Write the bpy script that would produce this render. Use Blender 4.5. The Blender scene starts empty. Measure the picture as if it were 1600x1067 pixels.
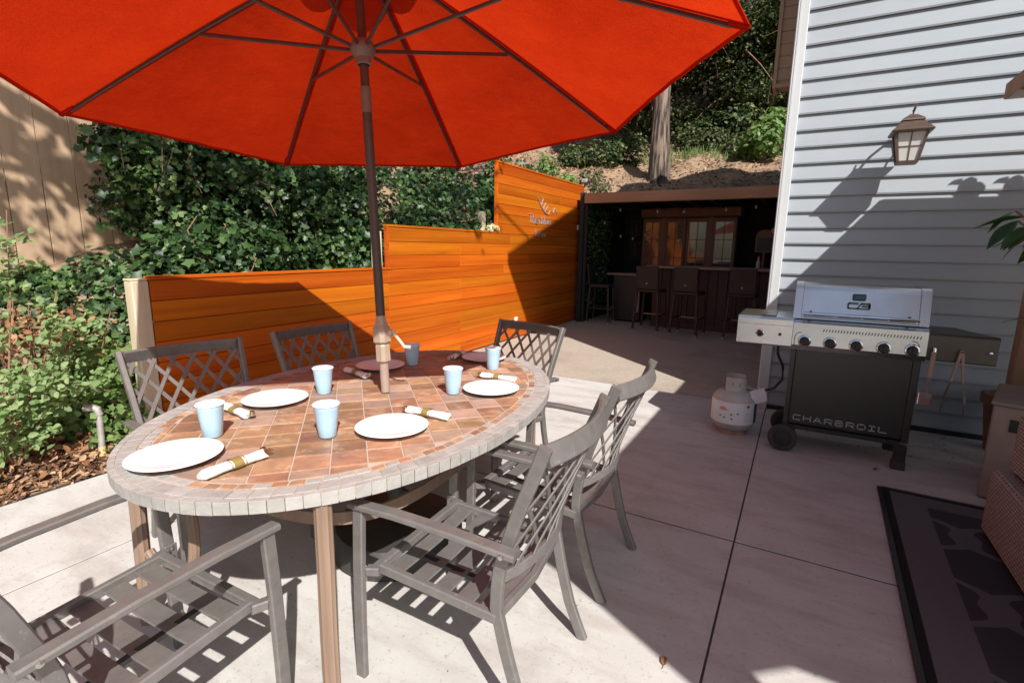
import bpy, math, random
import numpy as np
from mathutils import Vector, Matrix

random.seed(7)
rng = np.random.default_rng(11)
S = bpy.context.scene
COL = S.collection
R_ = math.radians

# ------------------------------------------------------------------ camera
CAM_H = 1.45
cam_d = bpy.data.cameras.new('camera')
cam_d.sensor_width = 36.0
cam_d.lens = 17.775
cam_d.clip_start = 0.02
cam_d.clip_end = 500
cam = bpy.data.objects.new('camera', cam_d)
COL.objects.link(cam)
cam.matrix_world = Matrix(((0.86976, -0.10238, 0.48273, 0.0),
                           (0.49327, 0.15232, -0.85644, 0.0),
                           (0.01416, 0.98301, 0.18298, CAM_H),
                           (0, 0, 0, 1)))
S.camera = cam

# ------------------------------------------------------------------ sky, sun, exposure
SUN_EL, SUN_AZ = R_(43.5), R_(50.0)          # light travels towards -x, +y
A_, B_, C_ = math.sin(SUN_AZ)*math.cos(SUN_EL), math.cos(SUN_AZ)*math.cos(SUN_EL), math.sin(SUN_EL)
W = bpy.data.worlds.new('World'); S.world = W; W.use_nodes = True
wn, wl = W.node_tree.nodes, W.node_tree.links
wn.clear()
sky = wn.new('ShaderNodeTexSky'); sky.sky_type = 'NISHITA'; sky.sun_disc = False
sky.sun_elevation = SUN_EL; sky.sun_rotation = math.atan2(A_, -B_)
sky.air_density = 1.0; sky.dust_density = 1.5
hs = wn.new('ShaderNodeHueSaturation'); hs.inputs['Saturation'].default_value = 0.95
bg = wn.new('ShaderNodeBackground'); bg.inputs['Strength'].default_value = 0.08
wo = wn.new('ShaderNodeOutputWorld')
wl.new(sky.outputs[0], hs.inputs['Color']); wl.new(hs.outputs[0], bg.inputs[0]); wl.new(bg.outputs[0], wo.inputs[0])
sun_d = bpy.data.lights.new('sun', 'SUN'); sun_d.energy = 5.0; sun_d.angle = R_(0.55); sun_d.color = (1.0, 0.965, 0.905)
sun = bpy.data.objects.new('sun', sun_d); COL.objects.link(sun)
sun.location = (6, -5, 9)
sun.rotation_euler = Vector((-A_, B_, -C_)).to_track_quat('-Z', 'Y').to_euler()
S.view_settings.view_transform = 'Standard'
S.view_settings.look = 'None'
S.view_settings.exposure = 0.5
S.view_settings.gamma = 1.0
S.render.engine = 'CYCLES'
S.cycles.max_bounces = 5
S.cycles.diffuse_bounces = 3
S.cycles.transparent_max_bounces = 8
S.cycles.sample_clamp_indirect = 6

# ------------------------------------------------------------------ mesh helpers
class MB:
    def __init__(s): s.v = []; s.f = []
    def add(s, vs, fs):
        n = len(s.v); s.v += [tuple(p) for p in vs]; s.f += [tuple(i+n for i in f) for f in fs]; return s
    def box(s, x0, x1, y0, y1, z0, z1, c=0.0, M=None):
        if c <= 0:
            vs = [(x0,y0,z0),(x1,y0,z0),(x1,y1,z0),(x0,y1,z0),(x0,y0,z1),(x1,y0,z1),(x1,y1,z1),(x0,y1,z1)]
            fs = [(0,3,2,1),(4,5,6,7),(0,1,5,4),(1,2,6,5),(2,3,7,6),(3,0,4,7)]
        else:
            c = min(c, abs(x1-x0)*.45, abs(y1-y0)*.45, abs(z1-z0)*.45)
            lo, hi = (x0,y0,z0), (x1,y1,z1)
            idx = {}; vs = []
            for sx in (0,1):
                for sy in (0,1):
                    for sz in (0,1):
                        for a in range(3):
                            p = []
                            for k, sg in enumerate((sx,sy,sz)):
                                b = hi[k] if sg else lo[k]
                                if k != a: b += -c if sg else c
                                p.append(b)
                            idx[(sx,sy,sz,a)] = len(vs); vs.append(tuple(p))
            fs = []
            def q(a, b, c_, d): fs.append((a,b,c_,d))
            for a in range(3):
                u, w = [(1,2),(2,0),(0,1)][a]
                for sg in (0,1):
                    ring = []
                    for (i,j) in ((0,0),(1,0),(1,1),(0,1)):
                        k = [0,0,0]; k[a] = sg; k[u] = i; k[w] = j
                        ring.append(idx[(k[0],k[1],k[2],a)])
                    fs.append(tuple(ring) if sg else tuple(ring[::-1]))
            for a in range(3):      # edges along axis a
                u, w = [(1,2),(2,0),(0,1)][a]
                for i in (0,1):
                    for j in (0,1):
                        k0 = [0,0,0]; k1 = [0,0,0]
                        k0[u]=k1[u]=i; k0[w]=k1[w]=j; k1[a]=1
                        r = [idx[(*k0,u)], idx[(*k1,u)], idx[(*k1,w)], idx[(*k0,w)]]
                        fs.append(tuple(r) if (i ^ j) else tuple(r[::-1]))
            for sx in (0,1):
                for sy in (0,1):
                    for sz in (0,1):
                        t = (idx[(sx,sy,sz,0)], idx[(sx,sy,sz,1)], idx[(sx,sy,sz,2)])
                        fs.append(t if (sx+sy+sz) % 2 else t[::-1])
        if M is not None: vs = [tuple(M @ Vector(p)) for p in vs]
        return s.add(vs, fs)
    def prism(s, poly, z0, z1, inset=0.0):
        n = len(poly)
        if inset <= 0:
            vs = [(x,y,z0) for x,y in poly] + [(x,y,z1) for x,y in poly]
            fs = [tuple(range(n-1,-1,-1)), tuple(range(n,2*n))] + [(i,(i+1)%n,n+(i+1)%n,n+i) for i in range(n)]
        else:
            cx = sum(p[0] for p in poly)/n; cy = sum(p[1] for p in poly)/n
            ip = []
            for x,y in poly:
                d = math.hypot(x-cx,y-cy) or 1; k = max(0, 1-1.3*inset/d); ip.append((cx+(x-cx)*k, cy+(y-cy)*k))
            zi = z1-inset*.7
            vs = [(x,y,z0) for x,y in poly]+[(x,y,zi) for x,y in poly]+[(x,y,z1) for x,y in ip]
            fs = [tuple(range(2*n,3*n))]
            for r in (0,1):
                fs += [(r*n+i,r*n+(i+1)%n,(r+1)*n+(i+1)%n,(r+1)*n+i) for i in range(n)]
        return s.add(vs, fs)
    def sweep(s, path, prof, up=(0,0,1), closed=False, cap=True):
        P = [Vector(p) for p in path]; n = len(P); m = len(prof); up = Vector(up); vs = []; fs = []
        for i,p in enumerate(P):
            if closed: t = P[(i+1)%n]-P[i-1]
            else: t = P[min(i+1,n-1)]-P[max(i-1,0)]
            t.normalize(); sd = t.cross(up)
            if sd.length < 1e-4: sd = t.cross(Vector((1,0,0)))
            sd.normalize(); nn = sd.cross(t)
            k = 1.0
            for (u,w) in prof:
                vs.append(tuple(p+sd*u+nn*w))
        for i in range(n if closed else n-1):
            j = (i+1) % n
            for a in range(m):
                b = (a+1) % m
                fs.append((i*m+a, i*m+b, j*m+b, j*m+a))
        if cap and not closed:
            fs.append(tuple(range(m-1,-1,-1))); fs.append(tuple((n-1)*m+a for a in range(m)))
        return s.add(vs, fs)
    def bar(s, path, w, h, up=(0,0,1), closed=False, c=0.0):
        a, b = w/2, h/2
        if c > 0: pr = [(-a+c,-b),(a-c,-b),(a,-b+c),(a,b-c),(a-c,b),(-a+c,b),(-a,b-c),(-a,-b+c)]
        else: pr = [(-a,-b),(a,-b),(a,b),(-a,b)]
        return s.sweep(path, pr, up, closed)
    def tube(s, path, r, n=8, up=(0,0,1), closed=False):
        rs = r if isinstance(r,(list,tuple)) else None
        if rs is None:
            return s.sweep(path, [(r*math.cos(2*math.pi*k/n), r*math.sin(2*math.pi*k/n)) for k in range(n)], up, closed)
        P = [Vector(p) for p in path]; vs = []; fs = []; N = len(P)
        for i,p in enumerate(P):
            t = (P[min(i+1,N-1)]-P[max(i-1,0)]).normalized(); sd = t.cross(Vector(up))
            if sd.length < 1e-4: sd = t.cross(Vector((1,0,0)))
            sd.normalize(); nn = sd.cross(t)
            for k in range(n):
                a = 2*math.pi*k/n; vs.append(tuple(p+(sd*math.cos(a)+nn*math.sin(a))*rs[i]))
        for i in range(N-1):
            for a in range(n):
                b = (a+1)%n; fs.append((i*n+a,i*n+b,(i+1)*n+b,(i+1)*n+a))
        fs.append(tuple(range(n-1,-1,-1))); fs.append(tuple((N-1)*n+a for a in range(n)))
        return s.add(vs, fs)
    def lathe(s, prof, n=24, c=(0,0,0), axis='z', close=False):
        vs = []; fs = []; m = len(prof)
        for k in range(n):
            a = 2*math.pi*k/n; ca, sa = math.cos(a), math.sin(a)
            for r,z in prof:
                if axis == 'z': vs.append((c[0]+r*ca, c[1]+r*sa, c[2]+z))
                elif axis == 'y': vs.append((c[0]+r*ca, c[1]+z, c[2]-r*sa))
                else: vs.append((c[0]+z, c[1]+r*ca, c[2]+r*sa))
        for k in range(n):
            j = (k+1)%n
            for i in range(m-1):
                fs.append((k*m+i, j*m+i, j*m+i+1, k*m+i+1))
        return s.add(vs, fs)
    def build(s, name, m, parent=None, smooth=False, **tags):
        me = bpy.data.meshes.new(name); me.from_pydata(s.v, [], s.f); me.validate(); me.update()
        if smooth:
            me.polygons.foreach_set('use_smooth', [True]*len(me.polygons))
            try: me.set_sharp_from_angle(angle=R_(38))
            except Exception: pass
        return link(name, me, m, parent, **tags)

def link(name, me, m, parent=None, loc=None, rot=None, **tags):
    if m is not None and not me.materials: me.materials.append(m)
    o = bpy.data.objects.new(name, me); COL.objects.link(o)
    if parent is not None: o.parent = parent
    if loc is not None: o.location = loc
    if rot is not None: o.rotation_euler = rot
    for k,v in tags.items(): o[k] = v
    return o

def thing(name, label, cat, loc=(0,0,0), rz=0.0, group=None):
    o = bpy.data.objects.new(name, None); COL.objects.link(o); o.empty_display_size = .1
    o.location = loc; o.rotation_euler = (0,0,rz); o['label'] = label; o['category'] = cat
    if group: o['group'] = group
    return o

def dup(root, loc, rz, label, **kw):
    r = root.copy(); COL.objects.link(r); r.location = loc; r.rotation_euler = (0,0,rz); r['label'] = label
    for k,v in kw.items(): r[k] = v
    for ch in list(root.children):
        c = ch.copy(); COL.objects.link(c); c.parent = r
        for g in list(ch.children):
            d = g.copy(); COL.objects.link(d); d.parent = c
    return r

# ------------------------------------------------------------------ materials
def ramp(nt, stops):
    n = nt.nodes.new('ShaderNodeValToRGB'); e = n.color_ramp.elements
    while len(e) < len(stops): e.new(0.5)
    for el,(p,c) in zip(e, stops): el.position = p; el.color = (*c,1) if len(c)==3 else c
    return n

def pm(name, c1, c2=None, scale=8.0, rough=.6, metal=0.0, spec=.5, bump=0.0, bscale=60.0, stretch=(1,1,1), rnd=0.0,
       detail=4.0, c3=None, s3=1.5, lo=.3, hi=.7, coat=0.0, rough2=None, bstretch=None, f3=(.45,.75), hrnd=0.0, c3s=False):
    m = bpy.data.materials.new(name); m.use_nodes = True; nt = m.node_tree; N, L = nt.nodes, nt.links
    b = N['Principled BSDF']
    b.inputs['Roughness'].default_value = rough; b.inputs['Metallic'].default_value = metal
    b.inputs['Specular IOR Level'].default_value = spec
    if coat: b.inputs['Coat Weight'].default_value = coat; b.inputs['Coat Roughness'].default_value = .15
    if c2 is None and bump == 0 and rnd == 0:
        b.inputs['Base Color'].default_value = (*c1,1); return m
    tc = N.new('ShaderNodeTexCoord'); oi = N.new('ShaderNodeObjectInfo')
    off = N.new('ShaderNodeMath'); off.operation = 'MULTIPLY'; off.inputs[1].default_value = 37.0; L.new(oi.outputs['Random'], off.inputs[0])
    ad = N.new('ShaderNodeVectorMath'); ad.operation = 'ADD'; L.new(tc.outputs['Object'], ad.inputs[0]); L.new(off.outputs[0], ad.inputs[1])
    mp = N.new('ShaderNodeMapping'); mp.inputs['Scale'].default_value = stretch; L.new(ad.outputs[0], mp.inputs[0])
    col = None
    if c2 is not None:
        nz = N.new('ShaderNodeTexNoise'); nz.inputs['Scale'].default_value = scale; nz.inputs['Detail'].default_value = detail
        nz.inputs['Roughness'].default_value = .62
        L.new(mp.outputs[0], nz.inputs['Vector'])
        rp = ramp(nt, [(lo,c1),(hi,c2)]); L.new(nz.outputs['Fac'], rp.inputs[0]); col = rp.outputs[0]
        if rough2 is not None:
            mr = N.new('ShaderNodeMapRange'); mr.inputs['To Min'].default_value = rough; mr.inputs['To Max'].default_value = rough2
            L.new(nz.outputs['Fac'], mr.inputs[0]); L.new(mr.outputs[0], b.inputs['Roughness'])
        if c3 is not None:
            n3 = N.new('ShaderNodeTexNoise'); n3.inputs['Scale'].default_value = s3; n3.inputs['Detail'].default_value = 6
            n3.inputs['Roughness'].default_value = .65
            L.new((mp if c3s else ad).outputs[0], n3.inputs['Vector'])
            r3 = ramp(nt, [(f3[0],(0,0,0)),(f3[1],(1,1,1))]); L.new(n3.outputs['Fac'], r3.inputs[0])
            mx = N.new('ShaderNodeMixRGB'); L.new(r3.outputs[0], mx.inputs[0]); L.new(col, mx.inputs[1]); mx.inputs[2].default_value = (*c3,1); col = mx.outputs[0]
    else:
        rg = N.new('ShaderNodeRGB'); rg.outputs[0].default_value = (*c1,1); col = rg.outputs[0]
    if rnd or hrnd:
        h = N.new('ShaderNodeHueSaturation')
        mr = N.new('ShaderNodeMapRange'); mr.inputs['To Min'].default_value = 1-rnd; mr.inputs['To Max'].default_value = 1+rnd
        L.new(oi.outputs['Random'], mr.inputs[0]); L.new(mr.outputs[0], h.inputs['Value'])
        if hrnd:
            m2 = N.new('ShaderNodeMath'); m2.operation='FRACT'; m3 = N.new('ShaderNodeMath'); m3.operation='MULTIPLY'; m3.inputs[1].default_value=17.3
            L.new(oi.outputs['Random'], m3.inputs[0]); L.new(m3.outputs[0], m2.inputs[0])
            mr2 = N.new('ShaderNodeMapRange'); mr2.inputs['To Min'].default_value = .5-hrnd; mr2.inputs['To Max'].default_value = .5+hrnd
            L.new(m2.outputs[0], mr2.inputs[0]); L.new(mr2.outputs[0], h.inputs['Hue'])
        L.new(col, h.inputs['Color']); col = h.outputs[0]
    L.new(col, b.inputs['Base Color'])
    if bump:
        nb = N.new('ShaderNodeTexNoise'); nb.inputs['Scale'].default_value = bscale; nb.inputs['Detail'].default_value = 5
        if bstretch is not None:
            mb = N.new('ShaderNodeMapping'); mb.inputs['Scale'].default_value = bstretch; L.new(ad.outputs[0], mb.inputs[0]); L.new(mb.outputs[0], nb.inputs['Vector'])
        else: L.new(mp.outputs[0], nb.inputs['Vector'])
        bp = N.new('ShaderNodeBump'); bp.inputs['Strength'].default_value = bump; bp.inputs['Distance'].default_value = .01
        L.new(nb.outputs['Fac'], bp.inputs['Height']); L.new(bp.outputs[0], b.inputs['Normal'])
    return m

def leafmat(name, cols, trans=.3, rough=.45, spec=.4):
    m = bpy.data.materials.new(name); m.use_nodes = True; nt = m.node_tree; N, L = nt.nodes, nt.links
    b = N['Principled BSDF']; b.inputs['Roughness'].default_value = rough; b.inputs['Specular IOR Level'].default_value = spec
    g = N.new('ShaderNodeNewGeometry')
    k = len(cols); rp = ramp(nt, [((i+.5)/k, c) for i,c in enumerate(cols)]); L.new(g.outputs['Random Per Island'], rp.inputs[0])
    L.new(rp.outputs[0], b.inputs['Base Color'])
    t = N.new('ShaderNodeBsdfTranslucent')
    h = N.new('ShaderNodeHueSaturation'); h.inputs['Value'].default_value = 1.5; h.inputs['Saturation'].default_value = 1.1; h.inputs['Hue'].default_value = .48
    L.new(rp.outputs[0], h.inputs['Color']); L.new(h.outputs[0], t.inputs[0])
    mx = N.new('ShaderNodeMixShader'); mx.inputs[0].default_value = trans
    L.new(b.outputs[0], mx.inputs[1]); L.new(t.outputs[0], mx.inputs[2])
    L.new(mx.outputs[0], N['Material Output'].inputs[0])
    return m

M = {}
def concrete_mat():
    m = bpy.data.materials.new('concrete'); m.use_nodes = True; nt = m.node_tree; N, L = nt.nodes, nt.links
    bs = N['Principled BSDF']; bs.inputs['Roughness'].default_value = .85; bs.inputs['Specular IOR Level'].default_value = .25
    tc = N.new('ShaderNodeTexCoord')
    def noise(sc, st=(1,1,1), det=6, rg=.62):
        mp = N.new('ShaderNodeMapping'); mp.inputs['Scale'].default_value = st; L.new(tc.outputs['Object'], mp.inputs[0])
        n = N.new('ShaderNodeTexNoise'); n.inputs['Scale'].default_value = sc; n.inputs['Detail'].default_value = det; n.inputs['Roughness'].default_value = rg
        L.new(mp.outputs[0], n.inputs['Vector']); return n.outputs['Fac']
    def mixc(fac, c_in, c, lo, hi, amt=1.0):
        r = ramp(nt, [(lo,(0,0,0)),(hi,(amt,amt,amt))]); L.new(fac, r.inputs[0])
        x = N.new('ShaderNodeMixRGB'); L.new(r.outputs[0], x.inputs[0]); L.new(c_in, x.inputs[1]); x.inputs[2].default_value = (*c,1); return x.outputs[0]
    base = ramp(nt, [(.35,(.475,.455,.43)),(.68,(.55,.535,.515))]); L.new(noise(1.3), base.inputs[0]); c = base.outputs[0]
    c = mixc(noise(4.2,(.5,1.7,1)), c, (.37,.315,.285), .47, .72, .7)       # trowel streaks
    c = mixc(noise(1.9,(1,1,1),8,.7), c, (.335,.285,.27), .53, .70, .6)       # broad damp stains
    c = mixc(noise(46,(1,1,1),2), c, (.30,.27,.245), .60, .72, .6)            # speckle
    c = mixc(noise(150,(1,1,1),1), c, (.22,.19,.17), .70, .76, .7)           # pits
    v = N.new('ShaderNodeTexVoronoi'); v.feature = 'DISTANCE_TO_EDGE'; v.inputs['Scale'].default_value = .55
    wob = N.new('ShaderNodeMixRGB'); wob.inputs[0].default_value = .12; L.new(tc.outputs['Object'], wob.inputs[1])
    nw = N.new('ShaderNodeTexNoise'); nw.inputs['Scale'].default_value = 3.5; nw.inputs['Detail'].default_value = 6; L.new(tc.outputs['Object'], nw.inputs['Vector']); L.new(nw.outputs['Color'], wob.inputs[2]); L.new(wob.outputs[0], v.inputs['Vector'])
    cr = ramp(nt, [(.0008,(.14,.14,.14)),(.002,(0,0,0))]); L.new(v.outputs['Distance'], cr.inputs[0])
    x = N.new('ShaderNodeMixRGB'); L.new(cr.outputs[0], x.inputs[0]); L.new(c, x.inputs[1]); x.inputs[2].default_value = (.25,.22,.20,1); c = x.outputs[0]
    L.new(c, bs.inputs['Base Color'])
    bp = N.new('ShaderNodeBump'); bp.inputs['Strength'].default_value = .3; bp.inputs['Distance'].default_value = .004; L.new(noise(120), bp.inputs['Height']); L.new(bp.outputs[0], bs.inputs['Normal'])
    return m
M['concrete'] = concrete_mat()
M['aggregate'] = pm('aggregate', (.47,.41,.345), (.33,.27,.215), scale=70.0, rough=.9, spec=.2, bump=.5, bscale=120, c3=(.27,.215,.175), s3=1.2, f3=(.5,.8))
M['joint'] = pm('joint', (.05,.042,.036), (.10,.085,.07), scale=20, rough=.95)
M['siding'] = pm('siding', (.335,.366,.398), (.315,.347,.38), scale=2.5, rough=.55, spec=.3, bump=.06, bscale=6, stretch=(.5,1,3), rnd=.02, c3=(.295,.322,.352), s3=1.1, f3=(.55,.8))
M['trim_white'] = pm('trim_white', (.56,.575,.585), (.52,.535,.545), scale=3, rough=.5)
M['fence_wood'] = pm('fence_wood', (.565,.140,.008), (.385,.074,.004), scale=7.0, rough=.55, spec=.15, bump=.3, bscale=20, stretch=(1,.06,1.8), rnd=.17, c3=(.20,.038,.004), s3=16, f3=(.60,.78), hrnd=.007, c3s=True)
M['post_wood'] = pm('post_wood', (.66,.56,.42), (.52,.42,.29), scale=12, rough=.75, bump=.2, bscale=30, stretch=(1,1,.08))
M['tan_fence'] = pm('tan_fence', (.52,.37,.25), (.41,.28,.18), scale=10, rough=.8, spec=.2, bump=.2, bscale=25, stretch=(1,1,.07), rnd=.05, c3=(.34,.22,.14), s3=1.6, f3=(.5,.8))
M['tan_bay'] = pm('tan_bay', (.50,.36,.25), (.44,.31,.215), scale=10, rough=.7, bump=.1, bscale=30, stretch=(1,1,.2))
M['cedar'] = pm('cedar', (.36,.20,.11), (.25,.13,.07), scale=10, rough=.7, bump=.2, bscale=25, stretch=(1,1,.08), rnd=.06)
M['beam'] = pm('beam', (.50,.29,.18), (.34,.18,.10), scale=10, rough=.7, bump=.2, bscale=25, stretch=(.08,1,1), c3=(.16,.07,.04), s3=5, f3=(.66,.74))
M['roof'] = pm('roof', (.10,.09,.085), (.06,.055,.05), scale=30, rough=.95, bump=.4, bscale=60)
M['chair'] = pm('chair', (.225,.208,.197), (.175,.16,.152), scale=22, rough=.38, metal=.4, spec=.5, bump=.06, bscale=180, rough2=.55, c3=(.31,.29,.27), s3=60, f3=(.64,.72))
M['steel_bolt'] = pm('steel_bolt', (.55,.53,.50), rough=.3, metal=1)
M['table_leg'] = pm('table_leg', (.30,.205,.145), (.18,.115,.08), scale=14, rough=.55, bump=.15, bscale=30, stretch=(1,1,.06))
M['grout'] = pm('grout', (.50,.42,.345), (.40,.325,.265), scale=40, rough=.9, bump=.2, bscale=80)
M['slate'] = pm('slate', (.40,.21,.115), (.24,.14,.095), scale=10, rough=.55, spec=.45, bump=.45, bscale=26, rnd=.30, hrnd=.012, c3=(.50,.36,.255), s3=11, f3=(.52,.69), rough2=.45)
M['slate_grey'] = pm('slate_grey', (.38,.265,.205), (.28,.19,.15), scale=10, rough=.6, bump=.4, bscale=30, rnd=.2, hrnd=.01, c3=(.47,.30,.19), s3=7, f3=(.5,.72))
M['slate_dark'] = pm('slate_dark', (.26,.15,.10), (.36,.20,.11), scale=14, rough=.6, bump=.3, bscale=40, rnd=.25)
M['stone'] = pm('stone', (.385,.365,.343), (.315,.298,.28), scale=13, rough=.7, bump=.35, bscale=45, rnd=.08, c3=(.27,.255,.24), s3=6, f3=(.52,.75))
M['plastic_white'] = pm('plastic_white', (.80,.81,.83), rough=.32, spec=.5)
M['cup_blue'] = pm('cup_blue', (.42,.62,.76), rough=.35, spec=.5)
M['paper'] = pm('paper', (.80,.79,.77), (.74,.73,.71), scale=30, rough=.85, bump=.3, bscale=60)
M['gold'] = pm('gold', (.36,.27,.085), (.30,.22,.07), scale=40, rough=.45, metal=.3)
M['cutlery'] = pm('cutlery', (.62,.50,.36), rough=.25, metal=1)
M['rib'] = pm('rib', (.070,.045,.037), (.05,.032,.027), scale=20, rough=.38, spec=.5)
M['crank'] = pm('crank', (.40,.31,.235), (.34,.26,.195), scale=20, rough=.45)
M['crank_handle'] = pm('crank_handle', (.52,.47,.40), rough=.4)
M['hub'] = pm('hub', (.17,.12,.10), (.13,.09,.075), scale=18, rough=.45)
M['pole_low'] = pm('pole_low', (.36,.27,.22), (.30,.22,.18), scale=18, rough=.45)
M['base_dark'] = pm('base_dark', (.055,.05,.045), (.038,.034,.03), scale=9, rough=.5, bump=.1, bscale=80)
def steel(name, c, rough, st):
    m = pm(name, c, tuple(x*.9 for x in c), scale=6, rough=rough, metal=1, bump=.05, bscale=40, stretch=(1,1,1), bstretch=st, rough2=rough+.1)
    return m
M['stainless'] = steel('stainless', (.60,.61,.62), .2, (.4,1,30))
M['stainless_dull'] = pm('stainless_dull', (.085,.072,.06), (.06,.05,.042), scale=6, rough=.34, metal=.3, spec=.5)
M['enamel'] = pm('enamel', (.020,.018,.016), (.026,.023,.021), scale=12, rough=.30, spec=.6, rough2=.40)
M['black'] = pm('black', (.018,.017,.016), rough=.45)
M['rubber'] = pm('rubber', (.035,.032,.03), (.05,.045,.042), scale=20, rough=.75)
M['chrome'] = pm('chrome', (.72,.72,.74), rough=.1, metal=1)
M['grey_mark'] = pm('grey_mark', (.40,.39,.38), rough=.5)
M['dark_mark'] = pm('dark_mark', (.07,.075,.085), rough=.35, metal=.4)
M['tank'] = pm('tank', (.47,.455,.44), (.38,.36,.345), scale=6, rough=.45, c3=(.28,.23,.19), s3=5, f3=(.58,.8))
M['label_white'] = pm('label_white', (.70,.71,.72), (.62,.63,.64), scale=14, rough=.5)
M['red'] = pm('red', (.55,.05,.03), rough=.5)
M['ink'] = pm('ink', (.10,.12,.16), rough=.6)
M['teal'] = pm('teal', (.03,.10,.14), rough=.5)
M['lantern'] = pm('lantern', (.115,.075,.058), (.08,.05,.04), scale=20, rough=.45, metal=.3, bump=.1, bscale=60)
M['terracotta'] = pm('terracotta', (.20,.10,.06), (.14,.07,.04), scale=9, rough=.85, bump=.15, bscale=40)
M['fire_box'] = pm('fire_box', (.30,.235,.195), (.24,.185,.15), scale=6, rough=.8, bump=.15, bscale=60)
M['mulch'] = pm('mulch', (.20,.115,.072), (.10,.055,.035), scale=24, rough=.95, bump=.8, bscale=50, c3=(.30,.19,.12), s3=9, f3=(.5,.7))
M['dirt'] = pm('dirt', (.36,.245,.16), (.235,.15,.095), scale=9, rough=.95, bump=.9, bscale=50, c3=(.15,.095,.06), s3=1.5, f3=(.5,.72))
M['bark'] = pm('bark', (.035,.024,.019), (.25,.185,.145), scale=7, rough=.95, bump=1.0, bscale=11, stretch=(1.6,1.6,.16), lo=.42, hi=.60)
M['bark_dark'] = pm('bark_dark', (.11,.08,.06), (.045,.032,.026), scale=9, rough=.95, bump=.8, bscale=14, stretch=(1,1,.2))
M['twig'] = pm('twig', (.30,.17,.10), (.20,.11,.07), scale=14, rough=.85)
M['dark_brown'] = pm('dark_brown', (.06,.034,.025), (.04,.022,.017), scale=12, rough=.6, bump=.1, bscale=50)
M['stool'] = pm('stool', (.034,.022,.018), (.022,.015,.013), scale=60, rough=.55, bump=.4, bscale=160)
M['cabinet'] = pm('cabinet', (.22,.085,.045), (.15,.055,.03), scale=10, rough=.45, bump=.1, bscale=30, stretch=(1,1,.1))
M['bar_wood'] = pm('bar_wood', (.062,.030,.021), (.042,.020,.014), scale=9, rough=.6, bump=.15, bscale=30, stretch=(1,1,.08), rnd=.12)
M['bar_top'] = pm('bar_top', (.30,.21,.165), (.22,.15,.12), scale=9, rough=.45)
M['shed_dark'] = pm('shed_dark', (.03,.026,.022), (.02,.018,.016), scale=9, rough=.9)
M['glass_dark'] = pm('glass_dark', (.015,.014,.013), rough=.03, spec=1.0, coat=1.0)
M['bulb'] = pm('bulb', (.34,.32,.29), rough=.2)
M['galv'] = pm('galv', (.50,.48,.46), (.38,.35,.32), scale=25, rough=.5, metal=.4, bump=.1, bscale=60)
M['rust'] = pm('rust', (.42,.26,.19), (.30,.17,.12), scale=20, rough=.8)
M['stake'] = pm('stake', (.62,.50,.22), (.52,.42,.2), scale=20, rough=.7)
M['leaf_ivy'] = leafmat('leaf_ivy', [(.010,.027,.009),(.018,.045,.014),(.030,.070,.020),(.055,.11,.033),(.10,.17,.055)], .22, .42, .35)
M['leaf_light'] = leafmat('leaf_light', [(.09,.17,.045),(.13,.23,.065),(.18,.28,.09),(.25,.34,.13)], .4, .5, .3)
M['leaf_rose'] = leafmat('leaf_rose', [(.15,.24,.09),(.20,.30,.12),(.26,.36,.16),(.33,.41,.20)], .4, .5, .3)
M['leaf_tree'] = leafmat('leaf_tree', [(.014,.028,.009),(.024,.045,.014),(.042,.072,.022),(.075,.11,.036),(.19,.22,.09)], .3, .55, .25)  # dark stops and a pale top stop imitate sparse sunlit leaves in forest shade
M['leaf_olive'] = leafmat('leaf_olive', [(.035,.05,.018),(.055,.075,.026),(.085,.10,.038),(.13,.135,.06)], .3, .5, .3)
M['leaf_shrub'] = leafmat('leaf_shrub', [(.02,.06,.015),(.032,.085,.022),(.05,.115,.03)], .2, .32, .55)
M['leaf_dry'] = leafmat('leaf_dry', [(.30,.15,.07),(.40,.23,.12),(.20,.09,.045),(.48,.31,.18)], .15, .8, .2)
M['chip'] = leafmat('chip', [(.20,.11,.065),(.36,.22,.135),(.48,.32,.20),(.10,.052,.034)], .0, .9, .2)
M['needle'] = leafmat('needle', [(.36,.24,.15),(.44,.31,.20),(.24,.15,.09),(.13,.08,.05)], .0, .9, .2)
M['flower'] = leafmat('flower', [(.70,.68,.45),(.66,.66,.38),(.35,.48,.18)], .3, .6, .2)

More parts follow.
